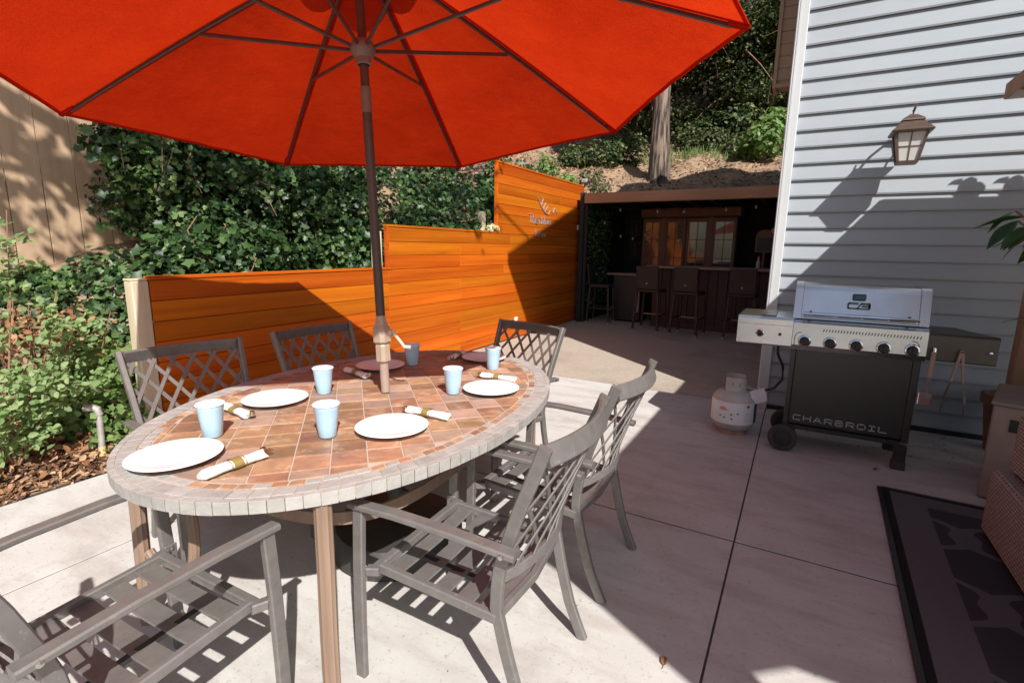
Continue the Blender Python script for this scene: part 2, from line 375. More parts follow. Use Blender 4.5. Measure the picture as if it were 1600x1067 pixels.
def fabric_mat(k=1.0):
    m = bpy.data.materials.new('umbrella_fabric'); m.use_nodes = True; nt = m.node_tree; N, L = nt.nodes, nt.links
    tc = N.new('ShaderNodeTexCoord')
    nz = N.new('ShaderNodeTexNoise'); nz.inputs['Scale'].default_value = 150; nz.inputs['Detail'].default_value = 3; L.new(tc.outputs['Object'], nz.inputs['Vector'])
    n2 = N.new('ShaderNodeTexNoise'); n2.inputs['Scale'].default_value = 2.6; n2.inputs['Detail'].default_value = 7; n2.inputs['Roughness'].default_value = .68; L.new(tc.outputs['Object'], n2.inputs['Vector'])
    av = N.new('ShaderNodeMath'); av.operation = 'MULTIPLY_ADD'; av.inputs[1].default_value = .55; L.new(nz.outputs['Fac'], av.inputs[0])
    hf = N.new('ShaderNodeMath'); hf.operation = 'MULTIPLY'; hf.inputs[1].default_value = .45; L.new(n2.outputs['Fac'], hf.inputs[0]); L.new(hf.outputs[0], av.inputs[2])
    rp = ramp(nt, [(.34,(.46*k,.020*k,.003)),(.64,(.70*k,.045*k,.007))]); L.new(av.outputs[0], rp.inputs[0])
    d = N.new('ShaderNodeBsdfDiffuse'); t = N.new('ShaderNodeBsdfTranslucent'); d.inputs[0].default_value = (.54*k,.026*k,.008,1)
    L.new(rp.outputs[0], t.inputs[0])
    wr = N.new('ShaderNodeTexNoise'); wr.inputs['Scale'].default_value = 5; wr.inputs['Detail'].default_value = 3; L.new(tc.outputs['Object'], wr.inputs['Vector'])
    b0 = N.new('ShaderNodeBump'); b0.inputs['Strength'].default_value = .35; b0.inputs['Distance'].default_value = .03; L.new(wr.outputs['Fac'], b0.inputs['Height'])
    bp = N.new('ShaderNodeBump'); bp.inputs['Strength'].default_value = .3; bp.inputs['Distance'].default_value = .004
    L.new(nz.outputs['Fac'], bp.inputs['Height']); L.new(b0.outputs[0], bp.inputs['Normal']); L.new(bp.outputs[0], d.inputs['Normal']); L.new(bp.outputs[0], t.inputs['Normal'])
    mx = N.new('ShaderNodeMixShader'); mx.inputs[0].default_value = .5
    L.new(d.outputs[0], mx.inputs[1]); L.new(t.outputs[0], mx.inputs[2]); L.new(mx.outputs[0], N['Material Output'].inputs[0])
    return m
M['fabric_hem'] = fabric_mat(.8)
M['fabric'] = fabric_mat()

def weave_mat(name, ca, cb, sc, bump=.8):
    m = bpy.data.materials.new(name); m.use_nodes = True; nt = m.node_tree; N, L = nt.nodes, nt.links
    b = N['Principled BSDF']; b.inputs['Roughness'].default_value = .6
    tc = N.new('ShaderNodeTexCoord'); mp = N.new('ShaderNodeMapping'); mp.inputs['Scale'].default_value = (sc,sc,sc); L.new(tc.outputs['UV'], mp.inputs[0])
    br = N.new('ShaderNodeTexBrick'); br.inputs['Scale'].default_value = 1; br.inputs['Brick Width'].default_value = .5; br.inputs['Row Height'].default_value = .25
    br.inputs['Mortar Size'].default_value = .05; br.inputs['Mortar Smooth'].default_value = .9; br.inputs['Bias'].default_value = 0
    br.inputs['Color1'].default_value = (*ca,1); br.inputs['Color2'].default_value = (*[x*.82 for x in ca],1); br.inputs['Mortar'].default_value = (*cb,1)
    L.new(mp.outputs[0], br.inputs['Vector']); L.new(br.outputs['Color'], b.inputs['Base Color'])
    inv = N.new('ShaderNodeMath'); inv.operation = 'SUBTRACT'; inv.inputs[0].default_value = 1; L.new(br.outputs['Fac'], inv.inputs[1])
    bp = N.new('ShaderNodeBump'); bp.inputs['Strength'].default_value = bump; bp.inputs['Distance'].default_value = .006
    L.new(inv.outputs[0], bp.inputs['Height']); L.new(bp.outputs[0], b.inputs['Normal'])
    return m
M['wicker'] = weave_mat('wicker', (.47,.365,.315), (.08,.05,.04), 15)

def rug_mat():
    m = bpy.data.materials.new('rug_weave'); m.use_nodes = True; nt = m.node_tree; N, L = nt.nodes, nt.links
    b = N['Principled BSDF']; b.inputs['Roughness'].default_value = .85; b.inputs['Specular IOR Level'].default_value = .25
    tc = N.new('ShaderNodeTexCoord'); sx = N.new('ShaderNodeSeparateXYZ'); L.new(tc.outputs['Object'], sx.inputs[0])
    def mth(op, a, b_=None, c=None):
        n = N.new('ShaderNodeMath'); n.operation = op
        for i,v in enumerate((a,b_,c)):
            if v is None: continue
            if isinstance(v,(int,float)): n.inputs[i].default_value = v
            else: L.new(v, n.inputs[i])
        return n.outputs[0]
    X, Yv = sx.outputs[0], sx.outputs[1]
    # ogee trellis: |x| distance to a wavy curve
    P = .62
    wob = mth('MULTIPLY', mth('SINE', mth('MULTIPLY', Yv, 2*math.pi/P)), .10)
    wob2 = mth('MULTIPLY', mth('SINE', mth('MULTIPLY', Yv, 6*math.pi/P)), .028)
    w = mth('ADD', wob, wob2)
    def lines(sgn, off):
        q = mth('ADD', mth('MULTIPLY', w, sgn), X); q = mth('ADD', q, off)
        q = mth('PINGPONG', q, .21); return mth('LESS_THAN', q, .034)
    l = mth('MAXIMUM', lines(1, 0.0), lines(-1, .21))
    inx = mth('MULTIPLY', mth('GREATER_THAN', X, .20), mth('LESS_THAN', Yv, -.16))
    band = mth('SUBTRACT', 1, inx)
    lig = mth('MAXIMUM', mth('MULTIPLY', l, inx), band)
    edge = mth('MAXIMUM', mth('LESS_THAN', X, .035), mth('GREATER_THAN', Yv, -.02))
    # fine weave
    wv = N.new('ShaderNodeTexWave'); wv.bands_direction = 'DIAGONAL'; wv.inputs['Scale'].default_value = 60; wv.inputs['Distortion'].default_value = 1.5; L.new(tc.outputs['Object'], wv.inputs[0])
    c1 = ramp(nt, [(0,(.026,.024,.028)),(1,(.062,.057,.064))]); L.new(wv.outputs['Fac'], c1.inputs[0])
    c2 = ramp(nt, [(0,(.065,.061,.066)),(1,(.165,.155,.16))]); L.new(wv.outputs['Fac'], c2.inputs[0])
    mx = N.new('ShaderNodeMixRGB'); L.new(lig, mx.inputs[0]); L.new(c1.outputs[0], mx.inputs[1]); L.new(c2.outputs[0], mx.inputs[2])
    m2 = N.new('ShaderNodeMixRGB'); L.new(edge, m2.inputs[0]); L.new(mx.outputs[0], m2.inputs[1]); m2.inputs[2].default_value = (.012,.011,.012,1)
    L.new(m2.outputs[0], b.inputs['Base Color'])
    bp = N.new('ShaderNodeBump'); bp.inputs['Strength'].default_value = .5; bp.inputs['Distance'].default_value = .003; L.new(wv.outputs['Fac'], bp.inputs['Height']); L.new(bp.outputs[0], b.inputs['Normal'])
    return m
M['rug'] = rug_mat()

def clear_glass():
    m = bpy.data.materials.new('lantern_glass'); m.use_nodes = True; b = m.node_tree.nodes['Principled BSDF']
    b.inputs['Base Color'].default_value = (.75,.74,.70,1); b.inputs['Roughness'].default_value = .25; b.inputs['Transmission Weight'].default_value = .35
    return m
M['lantern_glass'] = clear_glass()

# ------------------------------------------------------------------ leaves and scatter
LEAF4 = (np.array([[0,0,0],[.5,.42,.10],[1,0,-.06],[.5,-.42,.10]]), [(0,1,2),(0,2,3)])
LEAF6 = (np.array([[0,0,0],[.35,.33,.07],[.75,.26,.03],[1,0,-.08],[.75,-.26,.03],[.35,-.33,.07]]), [(0,1,2,3),(0,3,4,5)])
IVY = (np.array([[0,0,0],[-.12,.42,.05],[.38,.30,.06],[.55,.50,.02],[1,0,-.10],[.55,-.50,.02],[.38,-.30,.06],[-.12,-.42,.05]]), [(0,1,2),(0,2,3,4),(0,4,5,6),(0,6,7)])
STICK = (np.array([[0,.04,0],[1,.03,.02],[1,-.03,.02],[0,-.04,0]]), [(0,1,2,3)])
CHIP = (np.array([[0,.2,0],[.9,.16,.05],[1,-.14,0],[.1,-.2,.04]]), [(0,1,2,3)])

def cloud(name, pos, nrm, size, tmpl, m, parent=None, spread=.6, droop=.0, **tags):
    T, F = tmpl; n = len(pos)
    nrm = nrm + rng.normal(0, spread, (n,3)); nrm /= np.linalg.norm(nrm,axis=1,keepdims=True)+1e-9
    a = rng.normal(0,1,(n,3)); a[:,2] -= droop
    a -= nrm*np.sum(a*nrm,axis=1,keepdims=True); a /= np.linalg.norm(a,axis=1,keepdims=True)+1e-9
    b = np.cross(nrm, a)
    V = pos[:,None,:] + size[:,None,None]*(T[None,:,0:1]*a[:,None,:] + T[None,:,1:2]*b[:,None,:] + T[None,:,2:3]*nrm[:,None,:])
    k = len(T); V = V.reshape(-1,3)
    me = bpy.data.meshes.new(name)
    loops = np.concatenate([np.array(f) for f in F]); cnt = np.array([len(f) for f in F])
    base = (np.arange(n)*k)[:,None]
    LI = (base+loops[None,:]).ravel(); CT = np.tile(cnt, n); ST = np.concatenate([[0],np.cumsum(CT)[:-1]])
    me.vertices.add(len(V)); me.vertices.foreach_set('co', V.astype(np.float32).ravel())
    me.loops.add(len(LI)); me.loops.foreach_set('vertex_index', LI.astype(np.int32))
    me.polygons.add(len(CT)); me.polygons.foreach_set('loop_start', ST.astype(np.int32)); me.polygons.foreach_set('loop_total', CT.astype(np.int32))
    me.update(calc_edges=True); me.validate()
    return link(name, me, m, parent, **tags)

def blob_points(blobs, n, inner=.35):
    """points through the outer shell of ellipsoids; returns positions and outward normals"""
    P = []; Nn = []
    w = np.array([b[3]*b[4]+b[4]*b[5]+b[3]*b[5] for b in blobs]); w = w/w.sum()
    for b,k in zip(blobs, (w*n).astype(int)):
        d = rng.normal(0,1,(k,3)); d /= np.linalg.norm(d,axis=1,keepdims=True)
        lump = 1+.16*np.sin(d[:,0]*5+b[0]*3)*np.sin(d[:,1]*6+b[1])+.12*np.sin(d[:,2]*9+d[:,0]*4)
        r = (1-inner*rng.random(k)**2)*lump
        P.append(np.array(b[:3])+d*r[:,None]*np.array(b[3:6])); Nn.append(d)
    return np.concatenate(P), np.concatenate(Nn)
# ================================================================== SETTING
XF = -3.948           # plane of the stained fence
YW = 5.15             # plane of the house wall
# ---- patio: base sheet + slabs with recessed joints
patio = MB().box(-4.0, 8.0, -6.0, 12.2, -.20, -.006).build('patio', M['joint'], kind='structure')
xs = [-3.72, -2.75, -.155, 2.45, 7.9]; ys = [-5.9, 0.0, 2.60, 5.20]
for i in range(len(xs)-1):
    for j in range(len(ys)-1):
        g = .0042; g2 = .0062
        MB().box(xs[i]+g, xs[i+1]-g, ys[j]+g2, ys[j+1]-g2, -.0055, 0.0, .0022).build('slab', M['concrete'], patio)
MB().box(-3.94, -.21, 5.212, 12.1, -.0055, -.001, .002).build('slab', M['aggregate'], patio)
MB().box(-3.94, -3.722, 1.80, 5.20, -.0055, -.001, .002).build('slab', M['concrete'], patio)

def sstep(a, b, t):
    t = np.clip((t-a)/(b-a), 0, 1); return t*t*(3-2*t)
def bumps(x, y): return .06*np.sin(x*2.1+y*1.3)+.05*np.sin(x*3.7-y*2.9)+.03*np.sin(x*7.1+y*6.3)
def hill(x, y):
    base = np.interp(y, [1.35, 1.85, 2.3, 4.2, 5.5, 7.35, 8.4, 12.2], [0, .55, .85, 1.05, 1.42, 2.0, 2.42, 2.45])
    base = base*np.where(y < 1.81, np.clip((-3.76-x)/.38, 0, 1), 1.0)
    xb = np.interp(y, [1.3, 1.9], [-3.80, -4.05])
    dx = np.maximum(xb-x, 0); dy = np.maximum(y-12.2, 0)
    d = np.hypot(dx, dy)
    slope = np.interp(y, [0, 1.5, 3, 6], [.60, .50, .34, .46])
    return base + d*slope + bumps(x, y)*np.clip(d*1.4, 0, 1)
def grid_terrain(name, X, Y, m):
    xx, yy = np.meshgrid(X, Y); zz = hill(xx, yy)
    nx, ny = len(X), len(Y)
    v = np.stack([xx, yy, zz], -1).reshape(-1, 3).tolist()
    f = [(j*nx+i, j*nx+i+1, (j+1)*nx+i+1, (j+1)*nx+i) for j in range(ny-1) for i in range(nx-1)]
    b = MB(); b.v = [tuple(p) for p in v]; b.f = f
    return b.build(name, m, smooth=True, kind='structure')
grid_terrain('planting_bed', np.concatenate([[-3.745], np.arange(-3.85, -9.0, -.11)])[::-1], np.concatenate([np.arange(-6, 1.7, .11), [1.75, 1.805]]), M['mulch'])
grid_terrain('hillside', np.concatenate([np.arange(-60, -10, 2.0), np.arange(-10, -4.02, .2), [-4.01]]), np.concatenate([[1.80], np.arange(2.0, 12, .25), np.arange(12, 24, .4), np.arange(24, 70, 2.5)]), M['dirt'])
Xb = np.concatenate([np.arange(-4.01, 6, .3), np.arange(6, 60, 2.5)]); Yb = np.concatenate([np.arange(12.2, 24, .3), np.arange(24, 70, 2.5)])
grid_terrain('hill_behind_bar', Xb, Yb, M['dirt'])
# far ground so that nothing ends in the void
MB().box(8.0, 60, -60, 60, -.4, -.06).build('lawn', M['dirt'], kind='structure')
MB().box(-60, 8.0, -60, -6, -.4, -.06).build('yard', M['dirt'], kind='structure')

# ---- house
house = thing('house', 'pale blue-grey house with horizontal lap siding and white corner board', 'house')
MB().box(-.19, 7.0, YW+.02, 12.0, 0.02, 5.75).build('wall', M['siding'], house)
pitch = .1335; k = 0; z = .05
shared = {}
while z < 5.6:
    b = MB()
    x0, x1 = -.152, 7.0
    # one lap: bottom stands proud, top tucks in; drip edge below
    zt = z+pitch
    prof = [(YW+.019, z+.002), (YW-.010, z-.007), (YW-.014, z+.006), (YW+.008, zt-.010), (YW+.019, zt-.010)]
    n = len(prof)
    b.add([(x0,y,zz) for y,zz in prof]+[(x1,y,zz) for y,zz in prof], [(i,(i+1)%n,n+(i+1)%n,n+i) for i in range(n)]+[tuple(range(n)), tuple(range(2*n-1,n-1,-1))])
    b.build('siding_plank', M['siding'], house); z += pitch
MB().box(-.242, -.153, YW-.034, YW+.08, .0, 5.6, .006).build('corner_board', M['trim_white'], house)
MB().box(-.222, -.208, YW-.038, YW-.0345, .0, 5.6).build('corner_groove', M['trim_white'], house)
MB().box(-.15, 7.0, YW-.008, YW+.018, .0, .040).build('base_strip', M['shed_dark'], house)  # dark strip along the foot of the wall
# tan wooden bay hanging beyond the corner
bay = MB().box(-.50, -.20, 7.3, 7.62, 3.42, 5.4).build('bay', M['tan_bay'], house)
for q in range(14):
    MB().box(-.505, -.21, 7.288, 7.299, 3.47+q*.135, 3.47+q*.135+.128, .003).build('bay_board', M['tan_bay'], bay)
MB().box(-.53, -.492, 7.26, 7.64, 3.385, 5.4).build('bay_trim', M['tan_bay'], bay)
MB().box(-.493, -.21, 7.26, 7.287, 3.385, 3.425).build('bay_trim', M['tan_bay'], bay)
# roof: eave along x, pitched up to the back
ex, ey, ez = -.55, 3.97, 5.56
b = MB(); rise = .335
pts = []
for x in (ex, 8.0):
    for (y,zz) in ((ey,ez),(ey+6.4,ez+6.4*rise),(ey+8.5,ez+.5)):
        pts += [(x,y,zz),(x,y,zz-.16)]
f = [(0,2,8,6),(1,7,9,3),(2,4,10,8),(3,9,11,5),(0,6,7,1),(4,5,11,10),(0,1,3,2),(2,3,5,4),(6,8,9,7),(8,10,11,9)]
b.add(pts, f); b.build('roof', M['roof'], house)

# ---- wall lantern
lan = thing('wall_lantern', 'bronze coach lantern with seeded glass panes on the grey siding', 'wall lamp', (.60, 4.885, 2.10))
def frustum(b, w0, w1, z0, z1):
    vs = [(-w0,-w0,z0),(w0,-w0,z0),(w0,w0,z0),(-w0,w0,z0),(-w1,-w1,z1),(w1,-w1,z1),(w1,w1,z1),(-w1,w1,z1)]
    b.add(vs, [(0,3,2,1),(4,5,6,7),(0,1,5,4),(1,2,6,5),(2,3,7,6),(3,0,4,7)]); return b
frustum(MB(), .062, .066, 0, .018).build('lantern_base', M['lantern'], lan)
for sx in (-1,1):
    for sy in (-1,1):
        MB().bar([(sx*.060,sy*.060,.018),(sx*.092,sy*.092,.215)], .014, .014, up=(0,1,0)).build('lantern_post', M['lantern'], lan)
for (ax,s) in ((0,-1),(0,1),(1,-1),(1,1)):
    w0, w1 = .055, .086
    vs = []
    for (t,zz,w) in ((-1,.018,w0),(1,.018,w0),(1,.215,w1),(-1,.215,w1)):
        o = w*s; vs.append((o, t*w, zz) if ax==0 else (t*w, o, zz))
    g = MB(); g.add(vs, [(0,1,2,3)]); vs2 = [tuple(np.array(v)*np.array((.97,.97,1))) for v in vs]; g.add(vs2, [(3,2,1,0)])
    pane = g.build('pane', M['lantern_glass'], lan)
    m_ = (w0+w1)/2*s*1.02
    if ax == 1:
        MB().bar([(0,w0*s*1.03,.018),(0,w1*s*1.03,.215)], .006, .006, up=(0,1,0)).build('glazing_bar', M['lantern'], pane)
        MB().bar([(-.071,m_,.117),(.071,m_,.117)], .006, .006).build('glazing_bar', M['lantern'], pane)
    else:
        MB().bar([(w0*s*1.03,0,.018),(w1*s*1.03,0,.215)], .006, .006, up=(1,0,0)).build('glazing_bar', M['lantern'], pane)
r = MB(); frustum(r, .118, .125, .212, .226); frustum(r, .125, .058, .226, .300); frustum(r, .070, .066, .300, .312); frustum(r, .066, .022, .312, .345)
r.build('lantern_roof', M['lantern'], lan)
MB().tube([(0,0,.34),(0,.0,.372),(.006,-.012,.395),(.012,-.004,.414),(.004,.016,.420)], [.012,.009,.008,.007,.006], 8).build('finial', M['lantern'], lan)
MB().tube([(0,.0,.335),(-.005,.08,.36),(-.01,.17,.33),(-.012,.225,.24),(-.012,.25,.20)], .010, 8).build('arm', M['lantern'], lan)
MB().tube([(-.012,.245,.20),(-.02,.19,.12),(-.03,.15,.10),(-.02,.13,.13)], .007, 6).build('scroll', M['lantern'], lan)
MB().box(-.06,.04,.243,.262,.10,.30,.012).build('back_plate', M['lantern'], lan)

# ---- stained stepped fence
fen = thing('stained_fence', 'orange stained board fence stepping up in three heights beside the patio', 'fence')
def boards(y0, y1, z0, z1, splits, name='board'):
    p = .1455; n = int(round((z1-z0)/p)); p = (z1-z0)/n
    for i in range(n):
        sp = splits[i % len(splits)]
        edges = [y0]+[s for s in sp if y0 < s < y1]+[y1]
        for a, c in zip(edges, edges[1:]):
            dx = random.uniform(-.002,.002)
            b = MB().box(XF-.012+dx, XF+.012+dx, a+.0015, c-.0015, z0+i*p+.002, z0+(i+1)*p-.0022, .003)
            b.build(name, M['fence_wood'], fen)
Y0, Y1, Y2, Y3 = 1.83, 4.20, 6.485, 9.86
T1, T2, T3 = 1.216, 1.675, 2.673
MB().box(XF-.03, XF-.0165, Y0+.02, Y3-.01, 0, T1-.02).build('backing', M['shed_dark'], fen)
MB().box(XF-.03, XF-.0165, Y1+.01, Y3-.01, T1-.02, T2-.03).build('backing', M['shed_dark'], fen)
MB().box(XF-.03, XF-.0165, Y2+.02, Y3-.01, T2-.03, T3-.03).build('backing', M['shed_dark'], fen)
boards(Y0, Y1, .01, T1-.027, [[],[],[],[],[]])
boards(Y1, Y3, .01, T1-.027, [[5.56],[6.7],[5.56,7.9],[5.56],[7.2],[5.56,8.6]])
boards(Y1+.023, Y3, T1-.027, T2-.029, [[5.56,7.5],[5.56],[6.9]])
boards(Y2+.027, Y3, T2-.029, T3-.03, [[],[8.3],[],[],[8.7],[]])
MB().box(XF-.05, XF+.018, Y0-.007, Y1+.04, T1-.026, T1, .004).build('cap_rail', M['fence_wood'], fen)
MB().box(XF-.05, XF+.018, Y1, Y2+.02, T2-.028, T2, .004).build('cap_rail', M['fence_wood'], fen)
MB().box(XF-.05, XF+.018, Y2-.003, Y3+.01, T3-.029, T3, .004).build('cap_rail', M['fence_wood'], fen)
MB().box(XF-.04, XF+.016, Y1-.002, Y1+.0225, T1+.001, T2-.0285, .003).build('end_trim', M['fence_wood'], fen)
MB().box(XF-.04, XF+.016, Y2, Y2+.0265, T2+.001, T3-.03, .003).build('end_trim', M['fence_wood'], fen)
for (y, x, zt, w) in ((Y0-.06, XF-.035, 1.185, .105), (Y1-.07, XF-.085, 1.60, .085), (Y2-.16, XF-.15, 1.95, .085)):
    MB().box(x-w/2, x+w/2, y-w/2, y+w/2, 0, zt, .006).build('post', M['post_wood'], fen)
MB().box(XF-.092, XF+.010, Y0-.115, Y0-.008, 1.1855, 1.20, .004).build('post_cap', M['post_wood'], fen)
# metal lettering on the tall bay: a sprig emblem above two short worn lines
def stroke(b, pts, th, x, dep):
    for (p,q) in zip(pts, pts[1:]):
        p = (p[0]*1.05, 1.45+(p[1]-1.45)*1.05); q = (q[0]*1.05, 1.45+(q[1]-1.45)*1.05)
        d = Vector((0,q[0]-p[0],q[1]-p[1])); n = Vector((0,-d.z,d.y)).normalized()*th/2; e = d.normalized()*th*.3
        P0, P1 = Vector((x,*p))-e, Vector((x,*q))+e
        vs = [P0-n,P1-n,P1+n,P0+n]; vs += [v+Vector((dep,0,0)) for v in vs]
        b.add(vs, [(0,1,2,3),(4,7,6,5),(0,4,5,1),(1,5,6,2),(2,6,7,3),(3,7,4,0)])
sign = thing('fence_lettering', 'small silver sprig emblem and lettering fixed to the tall fence bay', 'sign')
xs_ = XF+.0155
em = MB()
for pts in ([(7.42,2.22),(7.52,2.11),(7.66,2.02)], [(7.60,2.22),(7.53,2.12)], [(7.70,2.17),(7.60,2.06)], [(7.78,2.12),(7.66,2.02),(7.80,1.99),(7.86,2.05)], [(7.98,2.03),(8.06,2.11)], [(8.06,2.11),(8.12,2.03)]):
    stroke(em, pts, .014, xs_, .012)
em.build('emblem', M['galv'], sign)
y = 7.12
gl = {'T':[[(0,1),(.9,1)],[(.45,1),(.45,0)]], 'h':[[(0,1),(0,0)],[(0,.55),(.5,.55),(.5,0)]], 'e':[[(.55,0),(0,0),(0,.55),(.55,.55),(.55,.3),(0,.3)]],
      'i':[[(0,.55),(0,0)]], 'n':[[(0,0),(0,.55),(.5,.55),(.5,0)]], 'l':[[(0,1),(0,0)]], 'o':[[(0,0),(.55,0),(.55,.55),(0,.55),(0,0)]]}
for ch in 'The':
    b = MB()
    for pl in gl[ch]: stroke(b, [(y+px*.13, 1.83+pz*.13) for px,pz in pl], .011, xs_, .010)
    b.build('letter', M['galv'], sign); y += .13 if ch=='T' else .10
y += .03
for ch in 'nlilnin':
    b = MB()
    for pl in gl[ch]: stroke(b, [(y+px*.12, 1.83+pz*.12) for px,pz in pl], .010, xs_, .010)
    b.build('letter', M['galv'], sign); y += .045 if ch in 'li' else .09
y = 7.36
for ch in 'lonin':
    b = MB()
    for pl in gl[ch]: stroke(b, [(y+px*.11, 1.63+pz*.10) for px,pz in pl], .009, xs_, .010)
    b.build('letter', M['galv'], sign); y += .05 if ch in 'li' else .10
o = thing('outlet_cover', 'white weatherproof outlet cover low on the stained fence', 'outlet', (XF+.0145, 7.07, .29))
MB().box(0,.035,-.035,.035,-.055,.055,.006).build('cover', M['plastic_white'], o)
MB().box(.0355,.042,-.012,.012,.0,.03,.003).build('latch', M['galv'], o)
o = thing('light_switch', 'small white switch plate near the far end of the tall fence', 'switch', (XF+.0145, 9.56, 1.85))
MB().box(0,.02,-.035,.035,-.05,.05,.004).build('plate', M['plastic_white'], o); MB().box(.0205,.03,-.008,.008,-.014,.014,.002).build('toggle', M['plastic_white'], o)
o = thing('security_camera', 'small grey floodlight bracket on top of the far fence end', 'camera', (XF, 9.80, 2.675))
MB().tube([(0,0,0),(0,0,.10)], .02, 8).build('bracket', M['galv'], o)
MB().box(-.03,.10,-.05,.06,.05,.13,.015).build('body', M['galv'], o); MB().lathe([(.03,.0),(.034,.02),(.0,.024)], 12, (.1,0,.09), 'x').build('lens', M['dark_mark'], o)

# ---- tan back fence with tall boards
bf = thing('board_fence', 'tall tan vertical board fence in dappled shade behind the bed', 'fence')
y = -3.2; i = 0
while y < 3.6:
    w = .232
    MB().box(-5.66, -5.64+random.uniform(-.002,.002), y+.003, y+w-.003, .55, 3.9, .003).build('board', M['tan_fence'], bf); y += w
MB().box(-5.70,-5.662,-3.2,3.6,.9,.99).build('rail', M['tan_fence'], bf); MB().box(-5.70,-5.662,-3.2,3.6,3.4,3.49).build('rail', M['tan_fence'], bf)
for yy in (-2.5,0,2.4): MB().box(-5.79,-5.702,yy,yy+.09,.4,3.9).build('post', M['tan_fence'], bf)

# ---- bar shelter at the back
bar = thing('bar_shelter', 'dark open-fronted bar shelter under a long pine beam', 'shelter')
MB().box(-3.76, -.22, 9.42, 9.56, 2.30, 2.485, .008).build('beam', M['beam'], bar)
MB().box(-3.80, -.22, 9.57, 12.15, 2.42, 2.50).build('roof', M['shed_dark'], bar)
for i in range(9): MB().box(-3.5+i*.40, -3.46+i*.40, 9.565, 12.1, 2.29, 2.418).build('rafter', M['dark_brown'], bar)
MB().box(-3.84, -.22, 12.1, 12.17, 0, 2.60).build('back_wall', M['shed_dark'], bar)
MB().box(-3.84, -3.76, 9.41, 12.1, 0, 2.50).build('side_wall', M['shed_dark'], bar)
MB().box(-3.755, -3.70, 9.46, 9.52, 0, 2.298, .006).build('post', M['shed_dark'], bar)
# ivy screen along the left wall of the shelter
iv = thing('hedge_screen', 'dark green artificial ivy screen at the left side of the bar', 'hedge screen')
n = 2600; P = np.stack([-3.735+.05*rng.random(n), 9.58+1.3*rng.random(n), .3+1.95*rng.random(n)], -1)
cloud('foliage', P, np.tile([1.,-.4,.2],(n,1)), .05+.03*rng.random(n), LEAF4, M['leaf_ivy'], iv, .5)
MB().box(-3.757,-3.74,9.58,10.9,.1,2.28).build('panel', M['shed_dark'], iv)
# counter
ct = thing('bar_counter', 'dark panelled wooden bar counter with a light worn top', 'bar counter')
for i in range(13):
    MB().box(-2.42+i*.165, -2.42+(i+1)*.165-.006, 9.72, 9.75, .06, 1.10, .004).build('plank', M['bar_wood'], ct)
MB().box(-2.42,-.28,9.751,10.2,.05,1.10).build('carcass', M['shed_dark'], ct)
MB().box(-2.43,-.28,9.70,9.719,.0,.10).build('plinth', M['bar_wood'], ct)
MB().box(-2.56,-.28,9.58,10.3,1.102,1.15,.008).build('top', M['bar_top'], ct)
# glazed cabinet
cb = thing('glazed_cabinet', 'red-brown cabinet with glazed doors behind the bar', 'cabinet')
cx0, cx1, cy, cz0, cz1 = -3.12, -1.20, 11.3, .9, 2.12
MB().box(cx0, cx1, cy+.03, cy+.55, 0, cz1+.0).build('carcass', M['dark_brown'], cb)
MB().box(cx0-.04, cx1+.06, cy-.05, cy+.56, cz1+.002, cz1+.20, .02).build('cornice', M['cabinet'], cb)
for i,(a,c,op) in enumerate(((cx0+.02,-2.70,0),(-2.62,-2.20,R_(-3)),(-2.18,-1.74,R_(-2)),(-1.66,-1.22,0))):
    w = c-a
    dr = thing_door = MB().box(0,.05,0,.03,cz0,cz1-.03).box(w-.05,w,0,.03,cz0,cz1-.03).box(.05,w-.05,0,.03,cz0,cz0+.06).box(.05,w-.05,0,.03,cz1-.10,cz1-.03).build('door', M['cabinet'], cb)
    dr.location = (a, cy-.005, 0); dr.rotation_euler = (0,0,op)
    MB().box(.05,w-.05,.012,.018,cz0+.06,cz1-.10).build('pane', M['glass_dark'], dr)
    MB().box(w*.5-.007,w*.5+.007,.004,.011,cz0+.06,cz1-.10).build('muntin', M['cabinet'], dr)
    for zz in (1.28,1.66): MB().box(.05,w-.05,.0035,.0105,zz-.007,zz+.007).build('muntin', M['cabinet'], dr)
for a in (-2.70,-1.74): MB().box(a+.001, a+.079, cy-.02, cy+.03, cz0, cz1).build('stile', M['cabinet'], cb)
# stools
def make_stool():
    t = thing('bar_stool', '', 'bar stool', group='woven bar stools at the bar')
    MB().box(-.21,.21,-.20,.20,.70,.76,.015).build('seat', M['stool'], t)
    b = MB(); 
    for i in range(6): pass
    b.bar([(0,-.20,.765),(0,-.215,.95),(0,-.25,1.16)], .40, .035, up=(0,1,0), c=.008).build('backrest', M['stool'], t)
    MB().lathe([(.0,0),(.016,.004),(.016,.012),(0,.012)], 10, (0,-.245,.86), 'y').build('rivet', M['bulb'], t)
    for sx in (-1,1):
        for sy in (-1,1):
            l = MB().bar([(sx*.225,sy*.215,.04),(sx*.19,sy*.18,.70)], .036,.036, up=(0,1,0)).build('leg', M['stool'], t)
            MB().bar([(sx*.226,sy*.216,.0),(sx*.2255,sy*.2155,.039)], .03,.03, up=(0,1,0)).build('foot_cap', M['bulb'], l)
    MB().bar([(-.20,.20,.28),(.20,.20,.28)], .025,.025).build('footrest', M['bar_top'], t)
    for sx in (-1,1): MB().bar([(sx*.213,-.19,.30),(sx*.213,.19,.30)], .022,.022).build('stretcher', M['stool'], t)
    return t
st = make_stool()
st.location = (-2.30, 9.13, 0); st.rotation_euler = (0,0,R_(-6)); st['label'] = 'brown woven bar stool, leftmost of the three facing the bar counter'
dup(st, (-1.62, 9.03, 0), R_(-8), 'brown woven bar stool, middle one of the three facing the bar counter')
dup(st, (-.78, 9.12, 0), R_(-3), 'brown woven bar stool nearest the white house corner at the bar')
dup(st, (-3.40, 9.62, 0), R_(-86), 'brown woven bar stool standing alone against the stained fence end')
